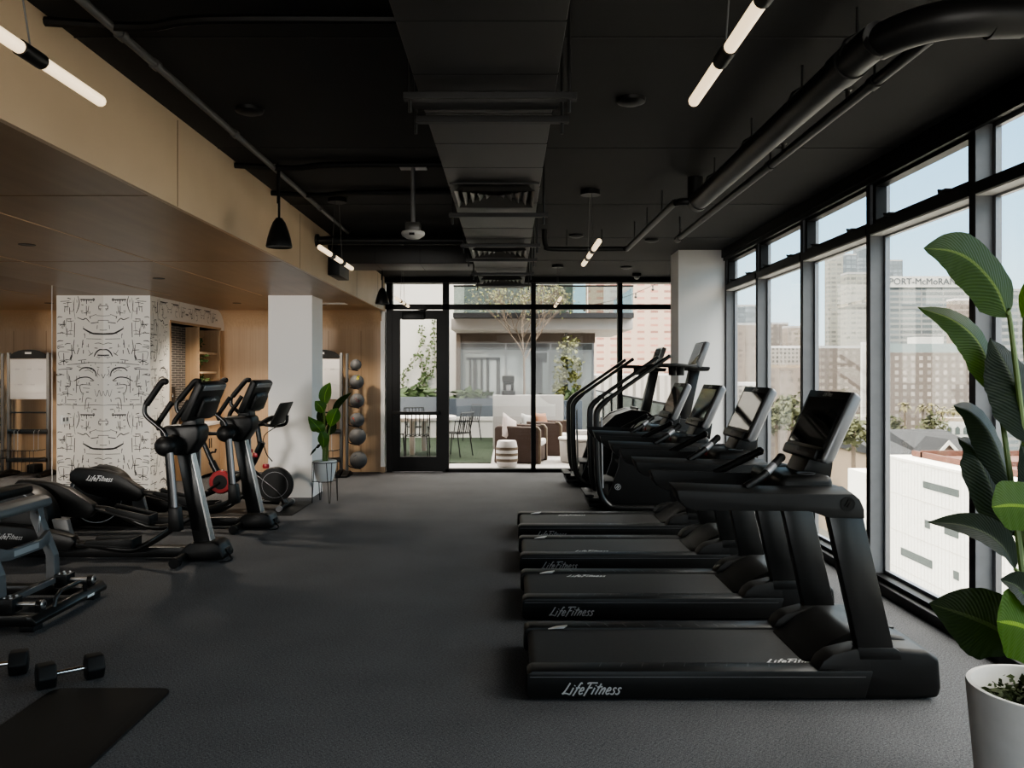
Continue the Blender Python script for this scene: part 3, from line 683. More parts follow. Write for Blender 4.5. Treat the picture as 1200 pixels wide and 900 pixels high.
# ------------------------------------------------------------------ treadmills
def make_treadmill():
    t = thing('treadmill', '', 'treadmill', (0, 0, 0), group='treadmills facing the windows')
    mb = MB(); mb.box(.03, 1.78, -.37, .37, .03, .125, bev=.01); mb.build('deck', 'bk', t)
    mb = MB(); mb.box(.06, 1.58, -.275, .275, .120, .138); mb.tube([(.06, -.275, .10), (.06, .275, .10)], .038, 14); mb.build('running_belt', 'belt', t)
    for s in (-1, 1):
        y0, y1 = sorted((s * .278, s * .405))
        mb = MB(); mb.prism([(.0, .03), (.012, .012), (1.66, .012), (1.70, .15), (.03, .15), (.005, .135)], y0, y1, 'y', 0, .014)
        mb.box(.02, 1.66, *sorted((s * .4055, s * .4035)), .118, .122, 1)
        for k in range(9):
            x = .38 + k * .105
            mb.add([(x, s * .29, .1506), (x + .005, s * .29, .1506), (x - .012, s * .345, .1506), (x - .017, s * .345, .1506)], [(0, 1, 2, 3)], 1)
        mb.build('side_rail', ['bk2', 'tick'], t)
    mb = MB(); mb.prism([(.14, .143), (.19, .155), (.25, .162), (.23, .148)], .262, .285, 'y'); mb.build('corner_clip', 'steel', t)
    mb = MB()
    mb.prism([(1.50, .13), (1.56, .18), (1.66, .235), (1.80, .258), (1.97, .245), (2.025, .205), (2.035, .06), (2.02, .012), (1.66, .004), (1.60, .10)], -.40, .40, 'y', 0, .022, 3)
    mb.prism([(1.40, .138), (1.47, .165), (1.56, .24), (1.66, .288), (1.78, .288), (1.93, .262), (1.96, .2), (1.5, .12)], -.25, .25, 'y', 0, .03, 3)
    mb.box(1.93, 1.965, -.05, .30, .244, .2545, 1, .003)
    mb.build('motor_hood', ['bk2', 'bk'], t)
    for s in (-1, 1):
        ys = sorted((s * .40, s * .272))
        mb = MB(); mb.prism([(1.425, .148), (1.455, .195), (1.50, .228), (1.62, .258), (1.70, .26), (1.70, .14)], ys[0], ys[1], 'y', 0, .015); mb.build('foot_guard', 'char', t)
        ys = sorted((s * .395, s * .325))
        a, b = ys
        mb = MB(); mb.hexa([(1.634, a, .22), (1.81, a, .22), (1.81, b, .22), (1.634, b, .22)], [(1.478, a, .93), (1.645, a, .93), (1.645, b, .93), (1.478, b, .93)], 0, .006)
        mb.build('upright', 'bkm', t)
        mb = MB(); mb.prism([(1.63, .20), (1.62, .262), (1.80, .262), (1.835, .24), (1.84, .20)], ys[0] - .006, ys[1] + .006, 'y', 0, .006); mb.build('upright_collar', 'bk2', t)
        # broad handrail: outer face lower than inner edge
        ys = (s * .405, s * .265)
        pf = [(.735, 1.032), (.748, .985), (.775, .95), (.82, .932), (1.38, .929), (1.41, .922), (1.475, .897), (1.655, .893), (1.652, .94), (1.632, .985), (1.60, 1.012), (1.2, 1.014)]
        n = len(pf)
        vs = [(x, ys[0], z) for x, z in pf] + [(x - (.012 if i == 0 else 0), ys[1], z + (.022 if i in (0, 10, 11) else 0)) for i, (x, z) in enumerate(pf)]
        mb = MB(); mb.add(vs, [list(range(n)), list(range(2 * n - 1, n - 1, -1))] + [(i, n + i, n + (i + 1) % n, (i + 1) % n) for i in range(n)], 0, .005)
        mb.box(1.24, 1.243, *sorted((s * .4052, s * .39)), .935, 1.005, 1)
        h = mb.build('handrail', ['char', 'bk'], t)
        mb = MB(); mb.lathe([(.036, 0), (.036, .003), (.031, .003), (.031, .001), (.0, .001)], (1.571, s * .406 - (0.003 if s > 0 else 0), .965), 20, 'y') if s > 0 else mb.lathe([(.036, -.0), (.036, -.003), (.031, -.003), (.031, -.001), (.0, -.001)], (1.571, -.405, .965), 20, 'y')
        mb.tube([(1.556, s * .4075, .955), (1.575, s * .4075, .985)], .004, 6); mb.tube([(1.568, s * .4075, .948), (1.585, s * .4075, .975)], .004, 6)
        mb.build('emblem', 'bk2', h)
        g = MB(); e = -.15 if s < 0 else .20
        g.tube([(1.10, s * .30, 1.03), (1.20, s * .27, 1.085), (1.33, e, 1.165)], .021, 12); g.sphere((1.33, e, 1.165), .024, 12)
        gg = g.build('grip', 'bk2', t)
        g = MB(); d = Vector((.13, e - s * .27, .08)); p0 = Vector((1.20, s * .27, 1.085))
        g.tube([p0 + d * .15, p0 + d * .55], .0225, 12); g.build('pulse_plate', 'silver' if s < 0 else 'char', gg)
    mb = MB(); mb.box(1.29, 1.56, -.27, .27, .96, 1.085, bev=.035, seg=3); mb.box(1.45, 1.62, -.30, .30, .93, 1.03, bev=.03); d = mb.build('console_deck', 'bk2', t)
    for y in (-.20, .20):
        mb = MB(); mb.lathe([(.045, 1.086), (.05, 1.092), (.043, 1.092), (.038, 1.086)], (1.44, y, 0), 20, cap=False); mb.lathe([(.04, 1.0865), (0, 1.0865)], (1.44, y, 0), 16, cap=False, mi=1); mb.build('cup_holder', ['silver', 'bk'], d)
    mb = MB(); mb.box(1.282, 1.296, -.03, .03, 1.03, 1.06, bev=.004); mb.build('stop_key', 'red', d)
    # console
    u = Vector((.412, 0, .911)); nr = Vector((-.911, 0, .412)); B = Vector((1.49, 0, 1.163))
    def q(a, d): v = B + u * a + nr * d; return (v.x, v.z)
    mb = MB(); mb.prism([q(0, 0), q(.381, 0), q(.385, -.03), q(.365, -.062), q(.02, -.062), q(-.01, -.03)], -.285, .285, 'y', 0, .016, 3)
    c = mb.build('console', 'silver', t)
    mb = MB(); mb.prism([q(.005, .0), q(.376, .0), q(.376, .004), q(.005, .004)], -.275, .275, 'y', 0, .0015); mb.build('bezel', 'bk2', c)
    mb = MB(); mb.prism([q(.065, .003), q(.335, .003), q(.335, .0065), q(.065, .0065)], -.245, .245, 'y'); mb.build('screen', 'screen', c)
    mb = MB(); mb.prism([q(-.012, .0), q(.05, .0), q(.045, .03), q(-.008, .026)], -.235, .235, 'y', 0, .008); mb.lathe([(.02, 0), (.0, .004)], (B + u * .02 + nr * .03), 12, 'x'); mb.build('speaker_bar', 'bk', c)
    mb = MB(); o = B + u * .346 + nr * .0055; script_word(mb, 'LifeFitness', o + Vector((0, .06, 0)), (0, -1, 0), u, .024, wd=.16); mb.build('lettering', 'logo', c, smooth=False)
    mb = MB(); mb.prism([(1.44, 1.07), (1.60, 1.05), (1.62, 1.19), (1.50, 1.19)], -.13, .13, 'y', 0, .012); mb.build('console_neck', 'bk', t)
    mb = MB(); script_word(mb, 'LifeFitness', (.175, -.4065, .036), (1, 0, 0), (0, 0, 1), .056, wd=.13); mb.build('side_lettering', 'logod', t, smooth=False)
    return t
def belt_word(t, x, y, h=.055):
    mb = MB(); script_word(mb, 'LifeFitness', (x, y, .1388), (1, 0, 0), (0, 1, 0), h, wd=.15); mb.build('belt_lettering', 'logo', t, smooth=False)
ty = (4.36, 5.645, 6.905, 8.165)
t0 = make_treadmill()
belt_at = ((1.22, -.262), (.33, .19), (.45, -.25), (.42, .19))
tlab = ('nearest treadmill, first in the row of four, with its side lettering fully in view', 'second treadmill from the camera in the row of four', 'third treadmill from the camera in the row of four', 'farthest treadmill of the row of four, beside the stair climber')
for i, y in enumerate(ty):
    o = t0 if i == 0 else dup(t0, (.08, y, 0))
    o.location = (.08, y, 0); o['label'] = tlab[i]
    tmp = o
for i, o in enumerate([x for x in C.objects if x.name.split('.')[0] == 'treadmill']):
    belt_word(o, *belt_at[i])

# ------------------------------------------------------------------ stair climbers
def make_climber():
    t = thing('stair_climber', '', 'stair climber', (0, 0, 0), group='stair climbers behind the treadmills')
    # local x: user end at 0, console end at 1.4 ; y -.4 .. .4
    for s in (-1, 1):
        ys = sorted((s * .36, s * .31))
        mb = MB(); mb.prism([(.10, .03), (1.25, .03), (1.27, .62), (1.22, .95), (1.08, 1.07), (.86, 1.10), (.62, 1.02), (.30, .72), (.28, .52)], ys[0], ys[1], 'y', 0, .02); sp = mb.build('side_panel', 'bk2', t)
        if s < 0:
            mb = MB(); c0 = Vector((.27, -.362, .29)); mb.lathe([(.036, -.002), (.036, 0), (.030, 0), (.030, -.002)], c0, 22, 'y', cap=False)
            mb.tube([c0 + Vector((-.02, -.001, -.012)), c0 + Vector((.008, -.001, .022))], .005, 6); mb.tube([c0 + Vector((-.006, -.001, -.024)), c0 + Vector((.02, -.001, .012))], .005, 6); mb.build('emblem', 'logo', sp, smooth=False)
        y = s * .40
        mb = MB(); mb.tube([(1.0, y, .05), (.30, y, .055), (.14, y, .10), (.055, y, .26), (.03, y, .55), (.02, y, 1.08), (.045, y, 1.20), (.12, y, 1.28)], .036, 12, smooth=5); mb.build('side_tube', 'bkm', t)
        mb = MB(); mb.tube([(.09, y - .0, .28), (.085, y, .5), (.075, y, 1.10)], .012, 8, 0); mb.build('tube_highlight_strip', 'silver', t)
        mb = MB(); mb.tube([(.09, y, 1.25), (.14, y, 1.30), (.78, y * .97, 1.745), (.86, y * .97, 1.80)], .023, 12); mb.tube([(.10, y, 1.26), (.16, y, 1.315)], .031, 12); mb.sphere((.86, y * .97, 1.80), .026, 10); mb.build('handrail', 'bkm', t)
        mb = MB(); mb.tube([(.70, y * .97, 1.70), (.95, y * .9, 1.70), (1.20, y * .6, 1.68), (1.30, y * .3, 1.66)], .021, 10, smooth=4); mb.build('console_arm', 'bk2', t)
        mb = MB(); mb.lathe([(.045, 1.58), (.05, 1.68), (.055, 1.69), (.045, 1.69), (.04, 1.6), (0, 1.6)], (1.02, s * .24, 0), 18); mb.build('cup_holder', 'char', t)
    for k in range(5):
        mb = MB(); x = .0 + k * .19; z = .12 + k * .20
        mb.box(x - .06, x + .20, -.30, .30, z, z + .03, bev=.006); mb.box(x + .17, x + .20, -.30, .30, z, z + .2)
        mb.build('step', 'rub', t)
    mb = MB(); mb.prism([(.30, .70), (.62, 1.0), (.86, 1.09), (1.08, 1.06), (1.22, .94), (1.25, .05), (1.0, .05)], -.305, .305, 'y', 0, .02); mb.build('drive_shroud', 'bk', t)
    mb = MB(); mb.prism([(1.02, 1.0), (1.16, 1.0), (1.30, 1.66), (1.18, 1.66)], -.075, .075, 'y', 0, .02); mb.build('column', 'bkm', t)
    mb = MB(); mb.prism([(1.05, 1.64), (1.36, 1.63), (1.38, 1.68), (1.06, 1.70)], -.24, .24, 'y', 0, .018); mb.build('console_tray', 'bk2', t)
    mb = MB(); mb.prism([(1.20, 1.685), (1.315, 1.985), (1.375, 1.965), (1.27, 1.67)], -.25, .25, 'y', 0, .015); c = mb.build('console', 'silver', t)
    mb = MB(); mb.prism([(1.212, 1.72), (1.303, 1.958), (1.298, 1.96), (1.207, 1.722)], -.215, .215, 'y'); mb.build('screen', 'screen', c)
    mb = MB(); mb.box(-.06, .10, -.36, .36, .06, .10, bev=.01); mb.box(-.10, .0, -.30, .30, .16, .19, bev=.008); mb.build('entry_step', 'rub', t)
    return t
c1 = make_climber(); c1.location = (.985, 9.75, 0); c1['label'] = 'stair climber just behind the farthest treadmill, round emblem on its side'
dup(c1, (.87, 11.8, 0), 'stair climber farther back, close to the far glazing')

# ------------------------------------------------------------------ ellipticals
def make_elliptical(loc, up_near, label):
    t = thing('elliptical_trainer', label, 'elliptical', loc, group='elliptical trainers on the left')
    mb = MB(); mb.prism([(-.20, .02), (-.19, .06), (-.12, .135), (-.08, .165), (.12, .17), (.17, .15), (.21, .05), (.20, .02)], -.13, .13, 'y', 0, .02); b = mb.build('front_base', 'bk2', t)
    mb = MB(); mb.box(.19, .206, -.05, .05, .04, .10); mb.tube([(.20, -.03, .07), (.25, -.07, .03), (.24, -.1, .01), (.18, -.15, .01)], .007, 6, smooth=4); mb.build('power_cord', 'rub', b)
    mb = MB(); mb.tube([(-.12, -.33, .055), (-.12, .33, .055)], .028, 10); sb = mb.build('front_stabilizer', 'bk', t)
    for s in (-1, 1):
        mb = MB(); mb.tube([(-.12, s * .30, .045), (-.12, s * .36, .045)], .044, 14); mb.build('foot', 'rub', sb)
    mb = MB(); mb.box(-1.95, -.10, -.055, .055, .025, .115, bev=.012); mb.build('floor_rail', 'bk', t)
    mb = MB(); mb.tube([(-1.88, -.30, .04), (-1.88, .30, .04)], .035, 10); mb.build('rear_stabilizer', 'bk', t)
    mb = MB(); mb.hexa([(-.075, -.055, .14), (.065, -.055, .14), (.065, .055, .14), (-.075, .055, .14)], [(-.235, -.05, .96), (-.11, -.05, .96), (-.11, .05, .96), (-.235, .05, .96)], 0, .012); mb.build('column', 'bkm', t)
    mb = MB()
    for k in range(4):
        y = -.04 + k * .026
        mb.hexa([(.060, y - .008, .16), (.074, y - .008, .16), (.074, y + .008, .16), (.060, y + .008, .16)], [(-.112, y - .008, .93), (-.100, y - .008, .93), (-.100, y + .008, .93), (-.112, y + .008, .93)])
    mb.build('column_trim', 'steel', t)
    mb = MB(); mb.prism([(-.35, 1.11), (-.30, 1.16), (-.02, 1.17), (.0, 1.12), (-.01, 1.03), (-.10, .905), (-.23, .905), (-.30, .95)], -.12, .12, 'y', 0, .025, 3); mb.build('head_shroud', 'bk', t)
    mb = MB(); mb.lathe([(.0, -.345), (.05, -.34), (.08, -.315), (.088, -.28), (.085, -.10), (.085, .10), (.088, .28), (.08, .315), (.05, .34), (0, .345)], (-.22, 0, 1.0), 28, 'y'); mb.build('pivot_hub', 'bk2', t)
    for s in (-1, 1):
        y = s * .29
        th = 0 if s < 0 else R(5)
        def rt(x, z):
            dx, dz = x + .22, z - 1.0
            return (-.22 + dx * math.cos(th) + dz * math.sin(th), 1.0 - dx * math.sin(th) + dz * math.cos(th))
        def p3(x, z, yy=y): a, b_ = rt(x, z); return (a, yy, b_)
        mb = MB(); mb.tube([p3(-.19, .98), p3(-.15, .48)], .036, 12); ar = mb.build('swing_arm', 'bkm', t)
        mb = MB(); mb.tube([p3(-.165, .95, y - s * -.02), p3(-.125, .48, y - s * -.022)], .018, 10); mb.build('arm_trim', 'silver', ar)
        bx = rt(-.13, .38)[0]
        mb = MB(); mb.hexa([(bx - .05, y - .05, .30), (bx + .055, y - .05, .30), (bx + .055, y + .05, .30), (bx - .05, y + .05, .30)], [(bx - .05, y - .05, .50), (bx + .035, y - .05, .50), (bx + .035, y + .05, .50), (bx - .05, y + .05, .50)], 0, .016); mb.build('arm_boot', 'bk2', ar)
        mb = MB(); mb.tube([p3(-.21, 1.06), p3(-.23, 1.12), p3(-.31, 1.19), p3(-.385, 1.265), p3(-.375, 1.36), p3(-.30, 1.455), p3(-.245, 1.525)], .019, 10, smooth=5); hb = mb.build('moving_handle', 'bkm', t)
        mb = MB(); mb.tube([p3(-.375, 1.345), p3(-.30, 1.455), p3(-.245, 1.53), p3(-.215, 1.535)], .026, 10, smooth=4); mb.sphere(p3(-.215, 1.535), .027, 10); mb.build('grip', 'rub', hb)
        mb = MB(); mb.tube([(-.33, s * .15, 1.13), (-.33, s * .17, 1.18), (-.27, s * .18, 1.27), (-.21, s * .18, 1.36)], .022, 10, smooth=4); mb.build('fixed_grip', 'rub', t)
        up = (s < 0) == up_near
        yl = s * .235
        if up: poly = [(-1.79, .52), (-1.79, .60), (-1.73, .655), (-1.443, .63), (-1.283, .58), (-1.07, .44), (-1.05, .385), (-1.11, .316), (-1.337, .33), (-1.62, .40)]; e = (-1.06, .40); pz = (-1.0, .395, -.55, .275)
        else: poly = [(-1.80, .24), (-1.78, .31), (-1.70, .35), (-1.40, .33), (-1.22, .30), (-1.00, .25), (-.97, .20), (-1.02, .13), (-1.30, .10), (-1.6, .13)]; e = (-1.0, .19); pz = (-.94, .19, -.48, .165)
        mb = MB(); mb.prism(poly, yl - .05, yl + .05, 'y', 0, .012, 2); lv = mb.build('crank_cover', 'bk2', t)
        if s < 0:
            mb = MB(); o = Vector((-1.62, yl - .052, .53 if up else .235)); script_word(mb, 'LifeFitness', o, (1, 0, -.05), (0, 0, 1), .052 if up else .042, wd=.16); mb.build('lettering', 'logo' if up else 'logod', lv, smooth=False)
        mb = MB(); mb.tube([(e[0], yl, e[1]), (pz[0] + .1, yl, pz[1] - .02), (pz[2] - .05, yl, pz[3] - .035), (-.35, yl, .20 if not up else .25), (bx - .0, y, .34)], .028, 10, smooth=4); mb.build('pedal_bar', 'bkm', t)
        x0, z0, x1, z1 = pz
        mb = MB(); mb.hexa([(x0, yl - .09, z0 - .01), (x1, yl - .09, z1 - .01), (x1, yl + .09, z1 - .01), (x0, yl + .09, z0 - .01)], [(x0, yl - .09, z0 + .012), (x1, yl - .09, z1 + .012), (x1, yl + .09, z1 + .012), (x0, yl + .09, z0 + .012)], 0, .006)
        for yy in (yl - .09, yl + .082): mb.hexa([(x0 + .06, yy, z0), (x1, yy, z1), (x1, yy + .012, z1), (x0 + .06, yy + .012, z0)], [(x0 + .08, yy, z0 + .035), (x1, yy, z1 + .075), (x1, yy + .012, z1 + .075), (x0 + .08, yy + .012, z0 + .035)], 0, .004)
        mb.box(x1 - .012, x1 + .004, yl - .09, yl + .09, z1, z1 + .072, 0, .004); mb.build('foot_pedal', 'char', t)
    mb = MB(); mb.lathe([(.0, -.12), (.27, -.12), (.305, -.10), (.315, -.06), (.315, .06), (.305, .10), (.27, .12), (.0, .12)], (-1.60, 0, .335), 40, 'y')
    mb.prism([(-1.9, .03), (-1.25, .03), (-1.3, .25), (-1.85, .25)], -.10, .10, 'y', 0, .02); fw = mb.build('drive_housing', 'bk', t)
    mb = MB(); mb.lathe([(.255, -.1215), (.260, -.123), (.265, -.1215)], (-1.60, 0, .335), 40, 'y', cap=False); mb.build('housing_ring', 'silver', fw)
    mb = MB(); mb.hexa([(-1.20, -.10, .12), (-1.08, -.10, .12), (-1.08, -.04, .12), (-1.20, -.04, .12)], [(-1.27, -.10, .36), (-1.14, -.10, .36), (-1.14, -.04, .36), (-1.27, -.04, .36)], 0, .006); mb.build('rear_strut', 'grey', t)
    # console, leaning back from the user, its rear pod facing forward
    u = Vector((.40, 0, .917)); nr = Vector((-.917, 0, .40)); B = Vector((-.085, 0, 1.215))
    def q(a, d): v = B + u * a + nr * d; return (v.x, v.z)
    mb = MB(); mb.prism([q(0, .02), q(.345, .02), q(.355, -.01), q(.335, -.05), q(.02, -.05), q(-.01, -.02)], -.29, .29, 'y', 0, .02, 3); c = mb.build('console', 'bk2', t)
    mb = MB(); mb.prism([q(.05, .019), q(.32, .019), q(.32, .024), q(.05, .024)], -.25, .25, 'y'); mb.build('screen', 'screen', c)
    mb = MB(); mb.prism([q(.04, -.045), q(.24, -.045), q(.20, -.085), q(.05, -.095)], -.19, .19, 'y', 0, .015); mb.build('rear_pod', 'bk', c)
    mb = MB(); mb.prism([q(.285, -.048), q(.335, -.048), q(.328, -.058), q(.290, -.058)], -.25, .25, 'y', 0, .004); mb.build('rear_bar', 'silver', c)
    mb = MB(); o = B + u * .205 + nr * -.0845; script_word(mb, 'LifeFitness', o + Vector((0, -.06, 0)), (0, 1, 0), u, .022, wd=.16); mb.build('lettering', 'logod', c, smooth=False)
    mb = MB(); mb.prism([(-.20, 1.12), (-.03, 1.12), (-.04, 1.26), (-.11, 1.26)], -.10, .10, 'y', 0, .015); mb.build('console_neck', 'bk', t)
    return t
make_elliptical((-2.63, 7.0, 0), False, 'elliptical trainer nearer to the camera, behind the grey strength machine')
make_elliptical((-2.63, 8.42, 0), True, 'elliptical trainer farther back, with lettering on its raised crank cover')

# ------------------------------------------------------------------ exercise bike on its mat
mb = MB(); mb.box(-4.25, -2.45, 9.14, 10.12, 0, .008); tag(mb.build('floor_mat', 'rub', smooth=False), 'thin black mat under the exercise bike by the left column', 'mat')
t = thing('exercise_bike', 'black exercise bike with red accents, screen turned to the mirror, beside the left column', 'exercise bike', (-3.40, 9.64, .008))
mb = MB(); mb.tube([(-.58, -.0, .05), (-.38, 0, .10), (.0, 0, .26), (.30, 0, .46), (.46, 0, .78)], .05, 10, smooth=4, flat=.8); mb.tube([(.30, 0, .46), (.64, 0, .20), (.74, 0, .05)], .038, 10, smooth=4); mb.tube([(-.02, 0, .25), (.35, 0, .10), (.66, 0, .07)], .035, 10, smooth=4); mb.tube([(.0, 0, .27), (-.14, 0, .55)], .042, 10); fr = mb.build('frame', 'bkm', t)
for x, n_ in ((-.58, 'rear'), (.74, 'front')):
    mb = MB(); mb.tube([(x, -.27, .035), (x, .27, .035)], .03, 10); sb = mb.build('stabilizer', 'bk2', t)
    for s in (-1, 1):
        mb = MB(); mb.tube([(x, s * .25, .033), (x, s * .30, .033)], .034, 12); mb.build('foot', 'rub' if x < 0 else 'silver', sb)
mb = MB(); mb.lathe([(.0, -.035), (.20, -.035), (.21, -.02), (.21, .02), (.20, .035), (0, .035)], (.62, 0, .275), 36, 'y'); fl = mb.build('flywheel', 'bk', t)
mb = MB(); mb.lathe([(.15, -.037), (.155, -.037)], (.62, 0, .275), 36, 'y', cap=False); mb.build('flywheel_ring', 'silver', fl)
mb = MB(); mb.lathe([(.0, -.04), (.12, -.04), (.14, -.02), (.14, .03), (0, .03)], (-.02, -.02, .31), 32, 'y'); cr = mb.build('drive_cover', 'bk', t)
mb = MB(); mb.lathe([(.085, -.043), (.125, -.043), (.135, -.03), (.142, -.0)], (-.02, -.02, .31), 32, 'y', cap=False); mb.build('red_ring', 'red', cr)
for s, a in ((-1, R(215)), (1, R(35))):
    mb = MB(); e = Vector((-.02 + .17 * math.cos(a), s * .09, .31 + .17 * math.sin(a))); mb.tube([(-.02, s * .075, .31), e], .016, 8); ck = mb.build('crank', 'bk', t)
    mb = MB(); mb.box(e.x - .05, e.x + .05, *sorted((e.y, e.y + s * .10)), e.z - .012, e.z + .012, bev=.006); mb.build('pedal', 'char', ck)
mb = MB(); mb.tube([(-.13, 0, .52), (-.25, 0, .80), (-.27, 0, .86)], .03, 10); sp = mb.build('seat_post', 'bkm', t)
mb = MB(); mb.tube([(-.18, 0, .63), (-.13, 0, .66), (-.10, 0, .66), (-.09, 0, .70)], .012, 8); mb.build('clamp_lever', 'bk', sp)
mb = MB()
sv = [(-.42, .13, .0), (-.38, .14, .02), (-.28, .09, .01), (-.16, .035, .0), (-.06, .025, .0)]
n = len(sv); vs = [(x, -y, .90 + z) for x, y, z in sv] + [(x, y, .90 + z) for x, y, z in sv] + [(x, -y * .8, .86 + z) for x, y, z in sv] + [(x, y * .8, .86 + z) for x, y, z in sv]
fs = [(i, i + 1, n + i + 1, n + i) for i in range(n - 1)] + [(2 * n + i, 3 * n + i, 3 * n + i + 1, 2 * n + i + 1) for i in range(n - 1)] + [(i, 2 * n + i, 2 * n + i + 1, i + 1) for i in range(n - 1)] + [(n + i, n + i + 1, 3 * n + i + 1, 3 * n + i) for i in range(n - 1)] + [(0, n, 3 * n, 2 * n), (n - 1, 3 * n - 1, 4 * n - 1, 2 * n - 1)]
mb.add(vs, fs, 0, .012); mb.build('saddle', 'rub', t)
mb = MB(); mb.tube([(.44, 0, .72), (.40, 0, .98)], .03, 10); hp = mb.build('handlebar_post', 'bkm', t)
mb = MB(); mb.tube([(.22, -.20, 1.02), (.38, -.24, 1.0), (.46, -.15, .99), (.46, .15, .99), (.38, .24, 1.0), (.22, .20, 1.02)], .019, 10, smooth=4); mb.tube([(.24, -.10, .985), (.40, -.08, .985), (.56, -.06, 1.07), (.60, .06, 1.07), (.40, .08, .985)], .018, 8, smooth=4); mb.build('handlebar', 'rub', t)
mb = MB(); mb.tube([(.46, 0, .99), (.62, 0, .97), (.74, 0, 1.0), (.76, 0, 1.10)], .018, 8, smooth=4); mb.build('screen_bracket', 'bk', t)
mb = MB(); mb.prism([(.625, 1.005), (.745, 1.255), (.765, 1.25), (.65, .99)], -.26, .26, 'y', 0, .008); sc = mb.build('screen_housing', 'char', t)
mb = MB(); mb.prism([(.632, 1.025), (.733, 1.235), (.730, 1.237), (.629, 1.027)], -.24, .24, 'y'); mb.build('screen', 'screen', sc)
mb = MB(); mb.tube([(.70, 0, 1.0), (.50, -.05, .86), (.52, -.05, .66), (.58, 0, .55)], .006, 6, smooth=4); mb.build('cable', 'rub', t)
mb = MB(); mb.box(.36, .42, -.05, .02, .60, .66, bev=.012); mb.lathe([(.028, .66), (.028, .70), (0, .71)], (.34, -.06, .0), 12); mb.build('resistance_knob', 'red', t)
mb = MB(); mb.lathe([(.0, .50), (.035, .505), (.04, .53), (.035, .555), (0, .56)], (.52, -.05, -.03), 16); mb.build('water_bottle', 'red', t)

# ------------------------------------------------------------------ grey strength machine, lower left
t = thing('strength_machine', 'grey framed strength machine with padded top roll, cut by the left edge of the photo', 'gym machine', (-2.94, 5.42, 0))
mb = MB()
for s in (-1, 1): mb.box(-1.3, .0, s * .36 - .04, s * .36 + .04, .03, .10, bev=.006)
mb.prism([(-.03, .045), (.03, .045), (.03, .07), (-.0, .105), (-.03, .105)], -.44, .44, 'y', 0, .004); mb.build('floor_frame', 'bkm', t)
for s in (-1, 1):
    mb = MB(); mb.box(-.09, .0, s * .36 - .05, s * .36 + .05, 0, .035, bev=.004); mb.build('foot', 'rub', t)
    y = s * .31
    mb = MB(); mb.box(-.25, -.16, y - .055, y + .055, .10, .19, bev=.004); bl = mb.build('bearing_block', 'bk2', t)
    for dx, dy in ((-.02, -.03), (-.02, .03), (.02, -.03), (.02, .03)):
        mb = MB(); mb.lathe([(.010, .19), (.010, .198), (0, .202)], (-.205 + dx, y + dy, 0), 8); mb.build('bolt', 'steel', bl)
    mb = MB(); mb.tube([(-.18, y, .148), (-.01, y, .148)], .014, 12); mb.build('guide_shaft', 'steel', t)
    mb = MB(); mb.prism([(y - .032, .10), (y + .032, .10), (y + .032, .15), (y + .022, .172), (y, .18), (y - .022, .172), (y - .032, .15)], -.035, .0, 'x', 0, .003); pl = mb.build('end_bracket', 'bkm', t)
    mb = MB(); mb.lathe([(.0, .010), (.024, .009), (.028, .004), (.028, 0), (0, 0)], (0, y, .148), 18, 'x'); cp = mb.build('end_cap', 'steel', pl)
    mb = MB(); mb.tube([(.0115, y - .008, .138), (.0115, y + .004, .160)], .003, 5); mb.tube([(.0115, y + .008, .137), (.0115, y + .008, .156)], .003, 5); mb.build('emblem', 'bk', cp)
    ya, yb = y - .06, y + .06
    if s > 0: ya, yb = y - .02, y + .05
    mb = MB(); mb.prism([(-.325, .13), (-.26, .13), (-.27, .32), (-.37, .58), (-.38, .66), (-.44, .66), (-.44, .58), (-.33, .32)], ya, yb, 'y', 0, .006); mb.build('upright', 'grey', t, smooth=False)
    mb = MB(); mb.tube([(-.36, y - .08, .64), (-.33, y - .09, .60), (-.34, y - .09, .50)], .007, 6, smooth=3); mb.build('spring_pin', 'steel', t)
mb = MB(); mb.box(-.37, -.31, -.42, .36, .10, .135, bev=.004); mb.box(-.27, -.235, -.30, .30, .135, .175, bev=.004); mb.build('cross_beam', 'grey', t, smooth=False)
mb = MB(); mb.prism([(-.30, .41), (-.16, .385), (.20, .385), (.30, .41), (.30, .50), (.20, .455), (-.16, .455), (-.30, .50)], -.335, -.30, 'x', 0, .005); br = mb.build('label_brace', 'grey', t)
mb = MB(); mb.box(-.299, -.298, -.12, .16, .402, .44); mb.build('label_strip', 'logod', br, smooth=False)
mb = MB(); mb.prism([(-.48, .655), (-.35, .655), (-.335, .675), (-.345, .715), (-.39, .735), (-.47, .735), (-.49, .70)], -.55, .40, 'y', 0, .012); mb.box(-.50, -.33, -.225, -.215, .65, .74, 0); mb.build('top_roll', 'grey', t, smooth=False)
mb = MB(); mb.prism([(-1.3, .66), (-.50, .74), (-.50, .80), (-1.3, .74)], -.10, .45, 'y', 0, .02); mb.build('bench_pad', 'bk2', t)
mb = MB(); mb.prism([(-1.25, .05), (-1.15, .05), (-1.05, .68), (-1.15, .68)], -.2, .3, 'y', 0, .01); mb.build('rear_support', 'bkm', t)
mb = MB(); mb.tube([(.01, -.20, .10), (.01, -.19, .15), (.01, -.13, .185), (.01, .10, .185), (.01, .17, .16), (.01, .18, .10)], .014, 10); mb.build('carry_handle', 'bkm', t)
mb = MB(); mb.hexa([(.031, .17, .052), (.031, .26, .052), (.031, .26, .053), (.031, .17, .053)], [(.033, .17, .068), (.033, .26, .068), (.031, .26, .069), (.031, .17, .069)]); mb.build('white_sticker', 'pot', t, smooth=False)

